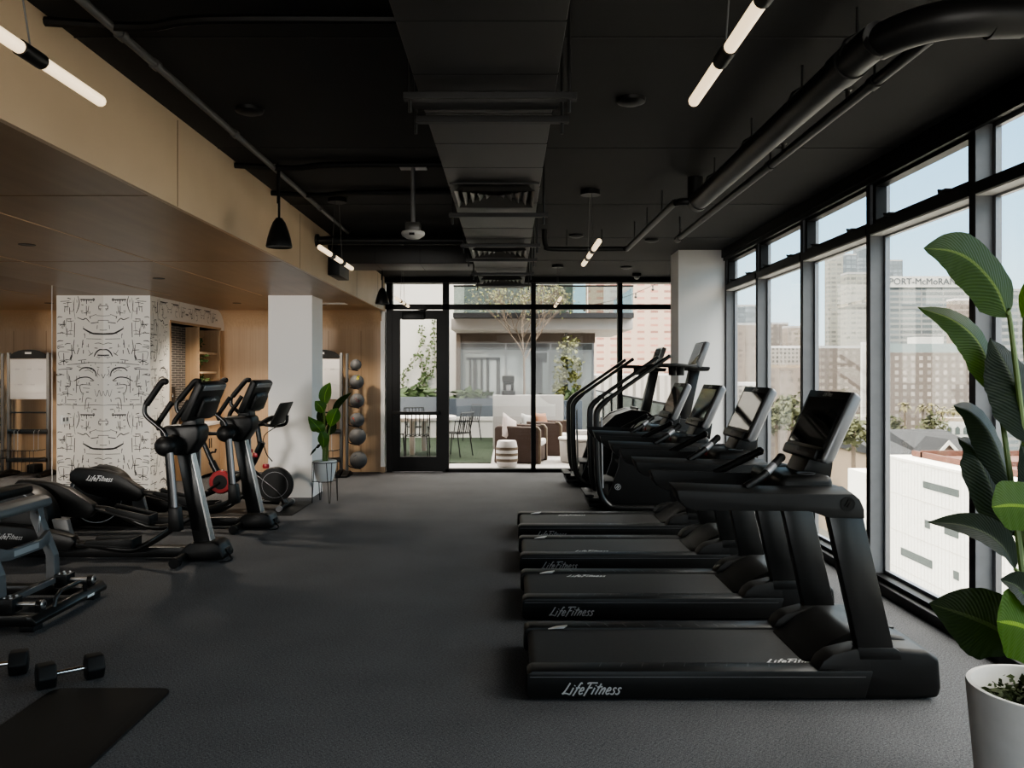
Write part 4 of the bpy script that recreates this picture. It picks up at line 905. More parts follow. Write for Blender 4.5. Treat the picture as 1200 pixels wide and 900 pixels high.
# ------------------------------------------------------------------ dumbbells and exercise mat
def make_dumbbell(loc, rz, label):
    t = thing('dumbbell', label, 'dumbbell', loc, rz, 'hex dumbbells on the carpet')
    mb = MB(); mb.tube([(-.075, 0, .062), (-.03, 0, .062), (.0, 0, .062), (.03, 0, .062), (.075, 0, .062)], [.014, .0165, .0175, .0165, .014], 14, smooth=3); mb.build('handle', 'chrome', t)
    for s in (-1, 1):
        hx = [(.0695 * math.cos(R(30 + 60 * k)) , .062 + .0695 * math.sin(R(30 + 60 * k)) + .0) for k in range(6)]
        mb = MB(); mb.prism([(p[0], max(p[1], .002)) for p in [(.071 * math.sin(R(60 * k + 30)), .062 + .071 * math.cos(R(60 * k + 30))) for k in range(6)]], *sorted((s * .068, s * .155)), 'x', 0, .010, 3); hd = mb.build('hex_head', 'rub', t)
        mb = MB(); mb.lathe([(.03, s * .153), (.03, s * .157), (.0, s * .157)] if s > 0 else [(.0, -.157), (.03, -.157), (.03, -.153)], (0, 0, .062), 18, 'x'); mb.build('weight_disc', 'char', hd)
    return t
make_dumbbell((-2.275, 4.20, 0), R(38), 'complete black hex dumbbell with chrome handle, just behind the black mat')
make_dumbbell((-2.72, 4.28, 0), R(24), 'black hex dumbbell cut off by the left edge of the photo')
mb = MB()
mp = []
x0, x1, y0, y1, r = -2.30, -1.70, 2.3, 4.10, .06
for cx, cy, a0 in ((x1 - r, y1 - r, 0), (x0 + r, y1 - r, 90), (x0 + r, y0 + r, 180), (x1 - r, y0 + r, 270)):
    for k in range(7): a = R(a0 + 15 * k); mp.append((cx + r * math.cos(a), cy + r * math.sin(a)))
mb.prism(mp, 0, .012, 'z', 0, .003); tag(mb.build('exercise_mat', 'rub'), 'black exercise mat with rounded corners on the carpet, lower left', 'mat')

# ------------------------------------------------------------------ plants
def leaf(mb, pts, hw, side, fold=.25, curl=0.0, taper=(.12, .55), n=18, m=4):
    """blade along 3-d midrib pts (base to tip); hw half width; side = rough width direction"""
    rib = catmull(pts, max(3, n // max(1, len(pts) - 1))); k = len(rib)
    side = Vector(side); o = len(mb.v); vs = []; uvs = []
    for i, p in enumerate(rib):
        t = i / (k - 1)
        d = (rib[min(i + 1, k - 1)] - rib[max(i - 1, 0)]).normalized()
        w = (side - d * side.dot(d)).normalized(); nn = d.cross(w)
        a, b = taper
        prof = (min(1, t / a) ** .6 if t < a else 1.0) * (1 if t < b else max(0, 1 - ((t - b) / (1 - b)) ** 1.7))
        prof = max(prof, .015)
        for j in range(-m, m + 1):
            s = j / m
            rip = .012 * math.sin(t * 46 + abs(s) * 2) * abs(s) * hw * 2
            vs.append(p + w * (s * hw * prof) + nn * (abs(s) * hw * prof * fold + curl * s * s * hw * prof + rip)); uvs.append((.5 + .5 * s, t))
    q = 2 * m + 1
    fs = [(i * q + j, i * q + j + 1, (i + 1) * q + j + 1, (i + 1) * q + j) for i in range(k - 1) for j in range(2 * m)]
    mb.add(vs, fs)
    for i, u in enumerate(uvs): mb.uv[o + i] = u
def build_leaf(name, mb, m, parent):
    o = mb.build(name, m, parent, ang=180)
    me = o.data; uvl = me.uv_layers.new(name='UVMap')
    # vertex order is unchanged apart from merged doubles, so look UVs up by position
    key = {tuple(round(c, 4) for c in mb.v[i]): u for i, u in mb.uv.items()}
    for lp in me.loops:
        c = me.vertices[lp.vertex_index].co
        uvl.data[lp.index].uv = key.get(tuple(round(x, 4) for x in c), (.5, .5))
    return o

PX, PY = 1.925, 2.93
t = thing('potted_plant', 'tall broad leaved plant in a pale concrete planter at the right front', 'plant', (PX, PY, 0))
mb = MB(); mb.lathe([(.195, 0), (.205, .01), (.225, .25), (.243, .455), (.240, .465), (.224, .465), (.220, .45), (.212, .385), (0, .385)], n=48); mb.build('planter', 'conc', t)
mb = MB(); leafcluster(mb, (0, 0, .378), 900, .185, .03, 0, sq=.12, seed=8); mb.lathe([(.212, .385), (.15, .408), (0, .413)], n=30); mb.build('moss', 'moss', t, smooth=False)
def L(*a): return [P(x, y, Y) - Vector((PX, PY, 0)) for x, y, Y in a]
base = Vector((0, 0, .41))
big = [  # (midrib pixels base->tip with depth, half width m, side vector, material, petiole from, fold, taper)
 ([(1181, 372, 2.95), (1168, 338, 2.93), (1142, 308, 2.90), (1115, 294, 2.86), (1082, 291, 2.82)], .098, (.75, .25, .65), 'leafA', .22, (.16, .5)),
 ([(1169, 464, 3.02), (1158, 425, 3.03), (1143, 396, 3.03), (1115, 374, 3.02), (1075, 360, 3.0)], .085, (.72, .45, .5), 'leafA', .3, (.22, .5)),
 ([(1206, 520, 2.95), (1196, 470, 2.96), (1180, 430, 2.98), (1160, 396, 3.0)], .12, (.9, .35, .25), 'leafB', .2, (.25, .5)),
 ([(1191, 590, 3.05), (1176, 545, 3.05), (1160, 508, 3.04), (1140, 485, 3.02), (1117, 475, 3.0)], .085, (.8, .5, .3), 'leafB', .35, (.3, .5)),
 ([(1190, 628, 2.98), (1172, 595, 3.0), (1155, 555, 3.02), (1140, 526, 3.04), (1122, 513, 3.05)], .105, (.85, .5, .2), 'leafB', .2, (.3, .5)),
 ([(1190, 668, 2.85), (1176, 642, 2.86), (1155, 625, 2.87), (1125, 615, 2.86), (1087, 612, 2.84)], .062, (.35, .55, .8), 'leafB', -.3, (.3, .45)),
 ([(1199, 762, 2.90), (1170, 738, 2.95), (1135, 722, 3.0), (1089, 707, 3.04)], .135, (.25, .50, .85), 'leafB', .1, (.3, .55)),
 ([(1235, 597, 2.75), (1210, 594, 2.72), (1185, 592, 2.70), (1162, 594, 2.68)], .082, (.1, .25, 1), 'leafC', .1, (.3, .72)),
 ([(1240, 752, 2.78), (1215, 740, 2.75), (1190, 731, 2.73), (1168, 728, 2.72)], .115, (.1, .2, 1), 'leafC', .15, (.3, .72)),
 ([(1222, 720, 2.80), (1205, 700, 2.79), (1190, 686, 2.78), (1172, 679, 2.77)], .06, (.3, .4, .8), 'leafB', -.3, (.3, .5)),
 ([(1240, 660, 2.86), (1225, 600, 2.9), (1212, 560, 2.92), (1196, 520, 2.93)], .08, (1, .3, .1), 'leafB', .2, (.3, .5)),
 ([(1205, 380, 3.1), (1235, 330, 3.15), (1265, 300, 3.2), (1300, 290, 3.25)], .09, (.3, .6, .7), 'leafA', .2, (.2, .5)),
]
rs = random.Random(2)
for px, hw, sd, m_, fold, tp in big:
    rib = L(*px)
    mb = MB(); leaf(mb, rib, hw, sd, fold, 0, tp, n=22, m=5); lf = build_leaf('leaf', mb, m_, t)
    b0 = base + Vector((rs.uniform(-.05, .05), rs.uniform(-.05, .05), 0))
    q0 = rib[0]; midp = b0.lerp(q0, .55); midp.x = b0.x * .55 + q0.x * .45; midp.y = b0.y * .5 + q0.y * .5
    d = (rib[0] - rib[1]).normalized()
    mb = MB(); mb.tube([b0, midp, q0 + d * .03, q0 + (rib[1] - rib[0]) * .08], [.014, .011, .008, .006], 8, smooth=5); mb.build('petiole', 'stem', t)
mb = MB()
for k in range(4): a = k * 1.7; mb.tube([(.03 * math.cos(a), .03 * math.sin(a), .40), (.035 * math.cos(a), .035 * math.sin(a), .62), (.03 * math.cos(a + .5), .03 * math.sin(a + .5), .75)], [.018, .016, .009], 8)
mb.build('stalk', 'bark', t)

# smaller plant on a wire stand
SX, SY = -2.30, 10.1
t = thing('plant_stand', 'black wire hairpin stand holding the white pot beside the left column', 'plant stand', (SX, SY, 0))
mb = MB()
mb.tube([(.152 * math.cos(R(a)), .152 * math.sin(R(a)), .50) for a in range(0, 361, 15)], .005, 6); mb.tube([(.10 * math.cos(R(a)), .10 * math.sin(R(a)), .262) for a in range(0, 361, 15)], .004, 6)
mb.build('ring', 'bk', t)
for a in (20, 110, 200, 290):
    ca, sa = math.cos(R(a)), math.sin(R(a)); cb, sb_ = math.cos(R(a + 26)), math.sin(R(a + 26))
    mb = MB(); mb.tube([(.152 * ca, .152 * sa, .50), (.162 * math.cos(R(a + 11)), .162 * math.sin(R(a + 11)), .005), (.165 * math.cos(R(a + 15)), .165 * math.sin(R(a + 15)), .005), (.152 * cb, .152 * sb_, .50)], .005, 6); mb.tube([(.10 * ca, .10 * sa, .262), (.158 * ca, .158 * sa, .262)], .004, 5); mb.build('leg', 'bk', t)
t = thing('potted_plant', 'upright leafy plant in a white pot on a wire stand beside the left column', 'plant', (SX, SY, 0))
mb = MB(); mb.lathe([(.0, .266), (.095, .268), (.108, .29), (.140, .43), (.146, .52), (.140, .524), (.132, .50), (0, .495)], n=32); mb.build('pot', 'pot', t)
mb = MB(); mb.lathe([(.132, .497), (.06, .51), (0, .512)], n=24); mb.build('soil', 'soil', t)
def L2(*a): return [P(x, y, SY + d) - Vector((SX, SY, 0)) for x, y, d in a]
sm = [([(381, 475, 0), (381, 462, -.02), (387, 448, -.03)], .075, (1, .2, 0), 'leafD'),
      ([(379, 484, 0), (376, 477, -.06), (369, 470, -.08)], .075, (.8, .3, .5), 'leafD'),
      ([(378, 508, -.02), (372, 500, -.06), (361, 488, -.08)], .085, (.75, .3, -.6), 'leafD'),
      ([(387, 500, -.03), (391, 488, -.07), (396, 478, -.08)], .085, (.9, .2, .1), 'leafD'),
      ([(379, 525, -.05), (379, 514, -.09), (376, 505, -.10)], .07, (1, .2, 0), 'leafD'),
      ([(376, 521, .0), (370, 524, .0), (363, 534, -.02)], .045, (.5, .5, .6), 'leafB'),
      ([(389, 487, .05), (398, 472, .08), (412, 460, .10)], .05, (.5, .6, -.4), 'leafB'),
      ([(385, 510, .06), (389, 500, .10), (388, 488, .12)], .06, (1, .3, 0), 'leafB'),
      ([(382, 500, .05), (377, 490, .10), (374, 478, .12)], .06, (1, .3, 0), 'leafB')]
for px, hw, sd, m_ in sm:
    rib = L2(*px); mb = MB(); leaf(mb, rib, hw, sd, .22, 0, (.35, .55), n=12, m=3); build_leaf('leaf', mb, m_, t)
    b0 = Vector((rs.uniform(-.03, .03), rs.uniform(-.03, .03), .50)); mb = MB(); mb.tube([b0, (b0 + rib[0]) / 2 + Vector(((b0.x - rib[0].x) * .2, 0, 0)), rib[0]], [.011, .009, .006], 6, smooth=3); mb.build('petiole', 'stem', t)

# ------------------------------------------------------------------ storage rack and medicine balls
RY = 12.72
t = thing('storage_rack', 'black accessory rack with an arched white board against the far timber wall', 'rack', (-2.95, RY, 0))
for s in (-1, 1):
    mb = MB(); mb.box(s * .31 - .022, s * .31 + .022, -.03, .03, .03, 1.93, bev=.005); po = mb.build('post', 'grey', t)
    mb = MB(); mb.prism([(-.28, 0), (.24, 0), (.24, .05), (.03, .10), (-.03, .10), (-.28, .05)], s * .31 - .035, s * .31 + .035, 'x', 0, .006); mb.build('foot', 'bk', po)
mb = MB()
arc = [(-.30, 1.84), (.30, 1.84)] + [(.30 * math.cos(R(a)), 1.84 + .14 * math.sin(R(a))) for a in range(10, 171, 16)]
mb.prism(arc, -.02, .015, 'y'); hd = mb.build('arched_header', 'bk2', t)
mb = MB(); mb.box(-.05, .05, -.0225, -.02, 1.91, 1.94); mb.build('badge', 'logo', hd, smooth=False)
mb = MB(); mb.box(-.29, .29, -.012, -.002, 1.20, 1.835, bev=.002); wb = mb.build('white_board', 'board', t)
mb = MB()
for z, xs in ((1.66, (-.22, -.05, .14)), (1.42, (-.1, .1))):
    for x in xs: mb.box(x, x + .07, -.0135, -.0125, z, z + .022); mb.box(x + .08, x + .13, -.0135, -.0125, z + .006, z + .012)
mb.box(-.29, .29, -.0135, -.0125, 1.30, 1.304); mb.build('board_print', 'logod', wb, smooth=False)
mb = MB(); mb.box(-.31, .31, -.02, .02, .98, 1.005, bev=.004); mb.box(-.31, .31, -.05, .03, .66, .73, bev=.006); mb.box(-.31, .31, -.08, .08, .22, .28, bev=.006); mb.build('cross_bar', 'bkm', t)
for x in (-.20, -.13, .12, .18):
    mb = MB(); mb.tube([(x, -.06, .72), (x, -.09, .70), (x, -.09, .42), (x + .02, -.11, .39), (x + .03, -.11, .42)], .005, 6); mb.build('hook', 'steel', t)
mb = MB()
for z in (.30, .42): mb.tube([(-.30, -.08, z), (-.28, -.26, z), (-.20, -.30, z), (.20, -.30, z), (.28, -.26, z), (.30, -.08, z)], .006, 6, smooth=3)
for k in range(9): x = -.24 + k * .06; mb.tube([(x, -.29, .42), (x, -.29, .06), (x, -.08, .06)], .004, 5)
mb.build('wire_basket', 'bkm', t)
mb = MB(); mb.box(-.24, -.10, -.24, -.02, .06, .2, bev=.02); tag(mb.build('weight_block', 'rub', loc=(-2.95, RY, 0)), 'black block in the wire basket of the storage rack', 'weight')
t = thing('ball_tree', 'upright steel post with arms carrying the medicine balls', 'ball rack', (-2.545, RY - .02, 0))
mb = MB(); mb.tube([(0, 0, .04), (0, 0, 1.92)], .024, 12); mb.build('post', 'grey', t)
mb = MB(); mb.prism([(-.24, 0), (.22, 0), (.22, .03), (.04, .08), (-.04, .08), (-.24, .03)], -.05, .05, 'x', 0, .006); mb.build('foot', 'char', t)
def xb(px): return (px - CX) * (RY - .02) / F
def zb(py): return H0 - (py - CY) * (RY - .02) / F
mb_l = [(417, 427.5, 6.6, 'topmost and smallest grey medicine ball on the upright post', None), (418, 447.5, 8.4, 'second grey medicine ball from the top, with a yellow mark', (.75, .7, .05)), (418.5, 469.5, 8.4, 'third grey medicine ball from the top, with dark red lettering', (.10, .01, .02)),
        (418.5, 492, 8.4, 'fourth grey medicine ball from the top, with a red mark', (.65, .09, .04)), (419, 511.5, 10, 'fifth grey medicine ball from the top, plain and large', None), (420, 539, 10.2, 'lowest grey medicine ball, just above the floor', (.02, .03, .05))]
for i, (px, py, r, lab, col) in enumerate(mb_l):
    rad = r * (RY - .02) / F; c = Vector((xb(px), RY - .02, zb(py)))
    mb = MB(); mb.tube([(0, 0, c.z - rad * .55), (.05, 0, c.z - rad * .8), (c.x + 2.545 + .03, 0, c.z - rad - .004)], .009, 6); mb.tube([(c.x + 2.545 - .05, -.05, c.z - rad * .93), (c.x + 2.545 + .03, 0, c.z - rad - .004), (c.x + 2.545 - .05, .05, c.z - rad * .93)], .007, 6); mb.build('arm', 'bkm', t)
    b = thing('medicine_ball', lab, 'medicine ball', c, group='medicine balls on the upright post')
    mb = MB(); mb.sphere((0, 0, 0), rad, 32); mb.build('ball_body', 'ball', b)
    if col:
        ink = mat('ball_ink_%d' % i, col, .6)
        txt = {1: 'S', 2: 'VTX', 3: 'B', 5: 'X'}[i]
        o = text_obj('ball_mark', txt, rad * (.7 if len(txt) == 1 else .52), Matrix.Identity(4), ink, b, bold=.004)
        dx, dz, rot = {1: (.3, .55, -10), 2: (.1, .1, -30), 3: (-.25, .1, 60), 5: (-.1, .6, 80)}[i]
        rm = Matrix.Rotation(R(rot), 4, 'Z')
        for v in o.data.vertices:
            p = rm @ v.co; x, z = p.x + dx * rad, p.y + dz * rad
            x, z = max(-.95 * rad, min(.95 * rad, x)), max(-.95 * rad, min(.95 * rad, z))
            yy = math.sqrt(max(0, (rad * 1.006) ** 2 - x * x - z * z)); v.co = (x, -yy, z)

# ------------------------------------------------------------------ terrace outside the far glazing
M_['grass'] = mat('artificial_grass', (.006, .0185, .0025), .9, noise=.4, nscale=30, bump=.8)
M_['paver'] = mat('pale_paver', (0.396, 0.374, 0.360), .8, noise=.08, nscale=3)
M_['pconc'] = mat('grey_render', (0.360, 0.346, 0.335), .8, noise=.08, nscale=2)
M_['wicker'] = mat('brown_wicker', (0.045, 0.022, 0.014), .6, noise=.5, nscale=70, bump=1)
M_['cush'] = mat('white_cushion', (0.518, 0.490, 0.475), .85)
M_['pink'] = mat('pink_patterned_cushion', (0.446, 0.374, 0.353), .85, noise=.25, nscale=16)
M_['greyc'] = mat('grey_cushion', (0.324, 0.317, 0.310), .85)
M_['orange'] = mat('orange_cushion', (.22, .10, .052), .8)
M_['brown'] = mat('brown_stripe', (.10, .072, .048), .7)
M_['blueg'] = mat('slate_blue_planter', (0.054, 0.068, 0.090), .6)
M_['bluel'] = mat('grey_blue_planter', (0.144, 0.158, 0.180), .7)
M_['greyd'] = mat('dim_reflection_frame', (.06, .063, .065), .3)
M_['facg'] = mat('reflective_facade_glass', (0.26, 0.28, 0.28), .08, spec=.9)  # pale base colour stands in for bright sky and city reflections
M_['balc'] = mat('balcony_concrete', (0.446, 0.410, 0.396), .7)
M_['balcd'] = mat('dark_slab_edge', (0.022, 0.022, 0.025), .5)
M_['darkbrown'] = mat('dark_soffit_brown', (0.072, 0.050, 0.036), .6)
M_['stucco'] = mat('white_exterior_stucco', (0.612, 0.598, 0.576), .8)
M_['bulb'] = mat('glass_bulb', (0.108, 0.101, 0.094), .15)
M_['concs'] = mat('warm_white_table', (0.432, 0.410, 0.389), .7)

mb = MB(); mb.box(-7, 2.75, YF + .15, 24.5, -.3, -.02)
for k in range(12): mb.box(-.32, 2.7, 13.9 + k * .6, 13.908 + k * .6, -.02, -.0185, 1)
for k in range(5): mb.box(.2 + k * .6, .208 + k * .6, 13.4, 20, -.02, -.0185, 1)
struct(mb.build('floor_terrace', ['paver', 'greyc'], smooth=False))
mb = MB(); mb.box(-6.5, -.34, 14.65, 20.4, -.02, -.004)
rg = random.Random(5)
for k in range(9000):
    x, y = rg.uniform(-6, -.35), rg.uniform(14.66, 20.3); h = rg.uniform(.01, -.004); a = rg.uniform(0, 3.1)
    mb.add([(x - .005 * math.cos(a), y - .005 * math.sin(a), -.004), (x + .005 * math.cos(a), y + .005 * math.sin(a), -.004), (x + rg.uniform(-.01, .01), y + rg.uniform(-.01, .01), -.004 + h)], [(0, 1, 2)])
tag(mb.build('artificial_lawn', 'grass', smooth=False), 'strip of short green artificial grass on the terrace', 'grass', kind='stuff')
mb = MB(); mb.box(-7, -1.42, 21.6, 21.9, -.3, 6.5); struct(mb.build('wall_terrace', 'stucco', smooth=False))
mb = MB(); mb.box(-7, -.36, 20.45, 20.75, -.02, .42); mb.box(-7, -.34, 20.42, 20.8, .42, .50)
for k in range(24): mb.box(-6.5 + k * .25, -6.49 + k * .25, 20.447, 20.451, .0, .42, 1)
struct(mb.build('trim_low_wall', ['stucco', 'greyc'], smooth=False))
for (x0, x1, y, z0, z1, m_, lab) in ((-3.2, -1.75, 20.95, .0, 1.02, 'bluel', 'grey-blue planter box below the ivy, seen through the door'), (-1.65, -.40, 20.95, .0, .98, 'blueg', 'dark slate planter box behind the low white wall'), (1.22, 1.62, 18.0, .0, 1.02, 'blueg', 'slate planter box to the right of the grey block wall')):
    t = thing('planter_box', lab, 'planter', ((x0 + x1) / 2, y + .25, -.02), group='planter boxes on the terrace'); w_ = (x1 - x0) / 2
    mb = MB(); mb.box(-w_, w_, -.22, .22, z0, z1, bev=.01); mb.build('box', m_, t)
    mb = MB(); leafcluster(mb, (0, 0, z1 + .06), 70, .22, .20, 0, sq=.5, seed=int(x0 * 10) + 50)
    for v in mb.v: v.x = max(-w_, min(w_, v.x * w_ / .32)); v.y = max(-.2, min(.2, v.y))
    mb.build('foliage', 'ivy', t, smooth=False)
# ivy on the white wall
t = thing('climbing_ivy', 'sparse ivy climbing the white terrace wall, seen through the door', 'ivy', (-2.4, 21.55, 0))
def xi(px): return (px - CX) * 21.5 / F + 2.4
def zi(py): return H0 - (py - CY) * 21.5 / F
vines = [[(470, 470), (474, 440), (486, 420), (494, 400), (494, 382)], [(494, 468), (497, 440), (502, 415), (508, 395), (509, 376)], [(498, 470), (500, 445), (509, 430), (509, 400)], [(486, 470), (490, 452), (496, 440), (492, 415)], [(474, 470), (480, 462), (490, 466)]]
mb = MB(); mf = MB()
rv = random.Random(9)
for vpts in vines:
    pts = catmull([(xi(a), rv.uniform(-.02, .02), zi(b)) for a, b in vpts], 8); mb.tube(pts, .008, 5)
    for p in pts:
        for k in range(5 if p.z < 1.6 else 3):
            c = p + Vector((rv.gauss(0, .04), rv.uniform(-.06, .02), rv.gauss(0, .04))); s = rv.uniform(.04, .085); a = rv.uniform(0, 6.28)
            d1 = Vector((math.cos(a), rv.uniform(-.5, .2), math.sin(a))); d2 = Vector((-math.sin(a), rv.uniform(-.3, .3), math.cos(a)))
            mf.add([c, c + d1 * s * .5 + d2 * s * .4, c + d1 * s, c + d1 * s * .5 - d2 * s * .4], [(0, 1, 2, 3)])
mb.build('vine_stem', 'twig', t); mf.build('foliage', 'ivy', t, smooth=False)
# grey block wall behind the seating
mb = MB(); mb.box(-.355, 1.16, 17.4, 17.75, -.02, 1.14, bev=.006); tag(mb.build('block_wall', 'pconc'), 'large smooth grey block wall behind the wicker chairs', 'wall')
mb = MB(); mb.box(1.2, 2.3, 17.2, 18.0, -.02, .18, bev=.004); mb.box(1.2, 2.3, 17.6, 18.0, .18, .36, bev=.004); tag(mb.build('garden_step', 'paver'), 'pale steps to the right of the grey block wall', 'steps')
t = thing('espresso_machine', 'small dark appliance standing on the grey block wall', 'appliance', (-.02, 17.57, 1.14))
mb = MB(); mb.box(-.15, .15, -.15, .15, 0, .10, bev=.02); mb.box(-.12, .12, .0, .15, .1, .30, bev=.02); mb.box(-.14, .13, -.15, .15, .28, .42, bev=.03); mb.build('body', 'bk2', t)
mb = MB(); mb.lathe([(.04, .1), (.05, .22), (.045, .22)], (.0, -.08, 0), 14); mb.build('jug', 'silver', t)
# wicker chairs
def make_wicker(loc, rz, label):
    t = thing('wicker_armchair', label, 'armchair', loc, rz, 'wicker armchairs on the terrace')
    for s in (-1, 1):
        mb = MB(); y0, y1 = sorted((s * .40, s * .30))
        mb.prism([(-.42, 0), (.42, 0), (.42, .58), (.38, .64), (.32, .66), (-.36, .68), (-.42, .64)], y0, y1, 'y', 0, .03, 3); mb.build('arm_panel', 'wicker', t)
        mb = MB(); mb.prism([(.385, .0), (.425, .0), (.425, .60), (.375, .665), (.30, .675), (.30, .64), (.36, .63), (.385, .58)], y0 - .004, y1 + .004, 'y', 0, .006); mb.build('arm_trim', 'brown', t)
    mb = MB(); mb.prism([(-.44, .0), (-.34, .0), (-.30, .68), (-.40, .68)], -.36, .36, 'y', 0, .03); mb.build('backrest', 'wicker', t)
    mb = MB(); mb.box(-.36, .40, -.30, .30, .03, .30, bev=.01); mb.build('seat', 'wicker', t)
    mb = MB(); mb.box(-.32, .42, -.295, .295, .30, .42, bev=.035, seg=3); mb.build('seat_cushion', 'cush', t)
    return t
make_wicker((.22, 15.0, -.02), R(-12), 'brown wicker armchair nearest the glass, with cushions against its back')
make_wicker((.72, 16.4, -.02), R(-16), 'brown wicker armchair behind, half hidden by the nearer one')
def cushion(loc, m_, rot, label, s=.21):
    mb = MB(); n = 10; vs = []
    for sd in (1, -1):
        for i in range(n + 1):
            for j in range(n + 1):
                a, b = -1 + 2 * i / n, -1 + 2 * j / n
                puff = (1 - a * a) ** .5 * (1 - b * b) ** .5
                k = 1 - .10 * (a * a + b * b - a * a * b * b) + .10 * abs(a * b)
                vs.append((a * s * k, sd * .07 * puff, b * s * k))
    q = n + 1
    fs = [(i * q + j, i * q + j + 1, (i + 1) * q + j + 1, (i + 1) * q + j) for i in range(n) for j in range(n)]
    fs += [(q * q + i * q + j, q * q + (i + 1) * q + j, q * q + (i + 1) * q + j + 1, q * q + i * q + j + 1) for i in range(n) for j in range(n)]
    mb.add(vs, fs); o = mb.build('cushion', m_, ang=80); o.location = loc; o.rotation_euler = rot
    return tag(o, label, 'cushion', 'cushions on the wicker armchairs')
cushion((.0, 14.82, .60), 'pink', (R(-14), R(24), R(55)), 'pale pink patterned cushion on the nearer wicker armchair', .24)
cushion((.36, 16.22, .60), 'greyc', (R(-14), R(10), R(55)), 'light grey cushion on the farther wicker armchair', .2)
cushion((.64, 16.3, .62), 'orange', (R(-14), R(4), R(50)), 'orange cushion on the farther wicker armchair', .2)
t = thing('drum_stool', 'white drum stool with brown stripes outside the far glass', 'stool', (-.045, 14.1, -.02))
mb = MB(); pr = [(.0, 0), (.15, 0), (.165, .02), (.185, .12), (.19, .23), (.185, .34), (.165, .44), (.15, .46), (0, .46)]; mb.lathe(pr, n=32); mb.build('drum', 'cush', t)
for z in (.10, .20, .30):
    mb = MB(); mb.lathe([(.186 + .004 * (z == .2), z), (.194, z + .015), (.194, z + .035), (.188, z + .05)], n=32, cap=False); mb.build('stripe', 'brown', t)
t = thing('round_coffee_table', 'low round pale concrete table beside the wicker chairs', 'table', (1.36, 14.95, -.02))
mb = MB(); mb.lathe([(0, 0), (.39, 0), (.42, .02), (.44, .39), (.42, .41), (0, .41)], n=40); mb.build('drum', 'concs', t)
mb = MB(); mb.lathe([(0, .41), (.45, .41), (.46, .42), (.46, .44), (.45, .45), (0, .45)], n=40); mb.build('top', 'concs', t)
# dining set
t = thing('dining_table', 'round white dining table on the lawn, seen through the door', 'table', (-1.82, 16.2, .02))
mb = MB(); mb.lathe([(0, .67), (.74, .67), (.76, .68), (.76, .73), (.74, .74), (0, .74)], n=40); mb.build('tabletop', 'cush', t)
for a in (80, 170, 260, 350):
    mb = MB(); x, y = .42 * math.cos(R(a)), .42 * math.sin(R(a)); mb.box(x - .05, x + .05, y - .05, y + .05, 0, .68, bev=.01); mb.build('leg', 'cush', t)
def make_chair():
    t = thing('metal_chair', '', 'chair', group='dark slatted chairs around the dining table')
    mb = MB()
    for k in range(6): y = -.20 + k * .08; mb.box(-.20, .22, y - .022, y + .022, .44, .452, bev=.003)
    mb.box(-.20, -.18, -.22, .22, .43, .44); mb.box(.18, .2, -.22, .22, .43, .44); mb.build('seat', 'bk2', t)
    mb = MB()
    for k in range(6): y = -.18 + k * .072; mb.tube([(-.22, y, .46), (-.27, y, .70), (-.29, y, .84)], .009, 6)
    mb.tube([(-.29, -.22, .84), (-.29, .22, .84)], .012, 6); mb.build('backrest', 'bk2', t)
    for s in (-1, 1):
        mb = MB(); mb.tube([(.20, s * .20, .44), (.25, s * .22, 0)], .011, 8); mb.build('leg', 'bk2', t)
        mb = MB(); mb.tube([(-.29, s * .22, .84), (-.20, s * .21, .44), (-.27, s * .22, 0)], .011, 8); mb.build('leg', 'bk2', t)
    return t
ch = None
for (x, y, a, lab) in ((-1.05, 15.6, 150, 'dark slatted chair just right of the door frame'), (-1.02, 19.4, 215, 'dark slatted chair farther back on the lawn'), (-2.25, 15.2, 80, 'dark slatted chair at the left of the white table'), (-1.72, 15.05, 100, 'dark slatted chair in front of the white table, seen through the door'), (-1.98, 17.4, 290, 'dark slatted chair behind the white table')):
    if ch is None: ch = make_chair(); o = ch; o.location = (x, y, .02); o.rotation_euler = (0, 0, R(a))
    else: o = dup(ch, (x, y, .02), rz=R(a))
    o['label'] = lab
# balcony building across the terrace
t = thing('balcony_building', 'pale building across the terrace with a glass balcony over reflective glazing', 'building', (0, 20, 0))
mb = MB(); mb.box(-1.42, 3.0, -.3, 4, 2.68, 2.94, bev=.004); mb.build('balcony_slab', 'balc', t)
mb = MB(); mb.box(-1.35, 2.98, -.62, .3, 2.94, 3.06); mb.build('slab_edge', 'balcd', t)
for i in range(4):
    mb = MB(); a = -1.33 + i * 1.07; mb.box(a, a + 1.05, -.60, -.585, 3.06, 3.68); mb.build('balcony_glass', 'railglass', t)
mb = MB(); mb.box(2.95, 2.965, -.58, 3, 3.06, 3.68); mb.build('balcony_glass', 'railglass', t)
mb = MB(); mb.box(-1.34, 2.97, -.62, -.57, 3.68, 3.72); mb.build('handrail', 'bk2', t)
mb = MB(); mb.box(-1.42, 2.28, 1.6, 6, 2.42, 2.68); mb.box(-1.42, -1.30, 1.55, 6, 0, 2.68); mb.build('header', 'darkbrown', t)
mb = MB(); mb.box(-1.30, 2.26, 1.62, 5.5, -.02, 2.42); mb.build('glass_facade', 'facg', t, smooth=False)
mb = MB()
for x in (-.1, 1.1, 2.23): mb.box(x - .02, x + .02, 1.60, 1.62, 0, 2.42)
mb.box(-1.3, 2.26, 1.60, 1.62, 2.16, 2.20); mb.build('facade_bars', 'silver', t, smooth=False)
mb = MB(); mb.box(-1.42, 1.7, 1.6, 6, 2.94, 7.5); mb.build('upper_wall', 'stucco', t, smooth=False)
mb = MB(); mb.box(-1.2, 1.2, 1.58, 1.62, 3.06, 5.4); mb.build('balcony_window', 'facg', t, smooth=False)
mb = MB(); mb.box(1.3, 1.65, 1.2, 4.0, 2.94, 7.5); mb.build('corner_glass', 'railglass', t, smooth=False)
mb = MB()
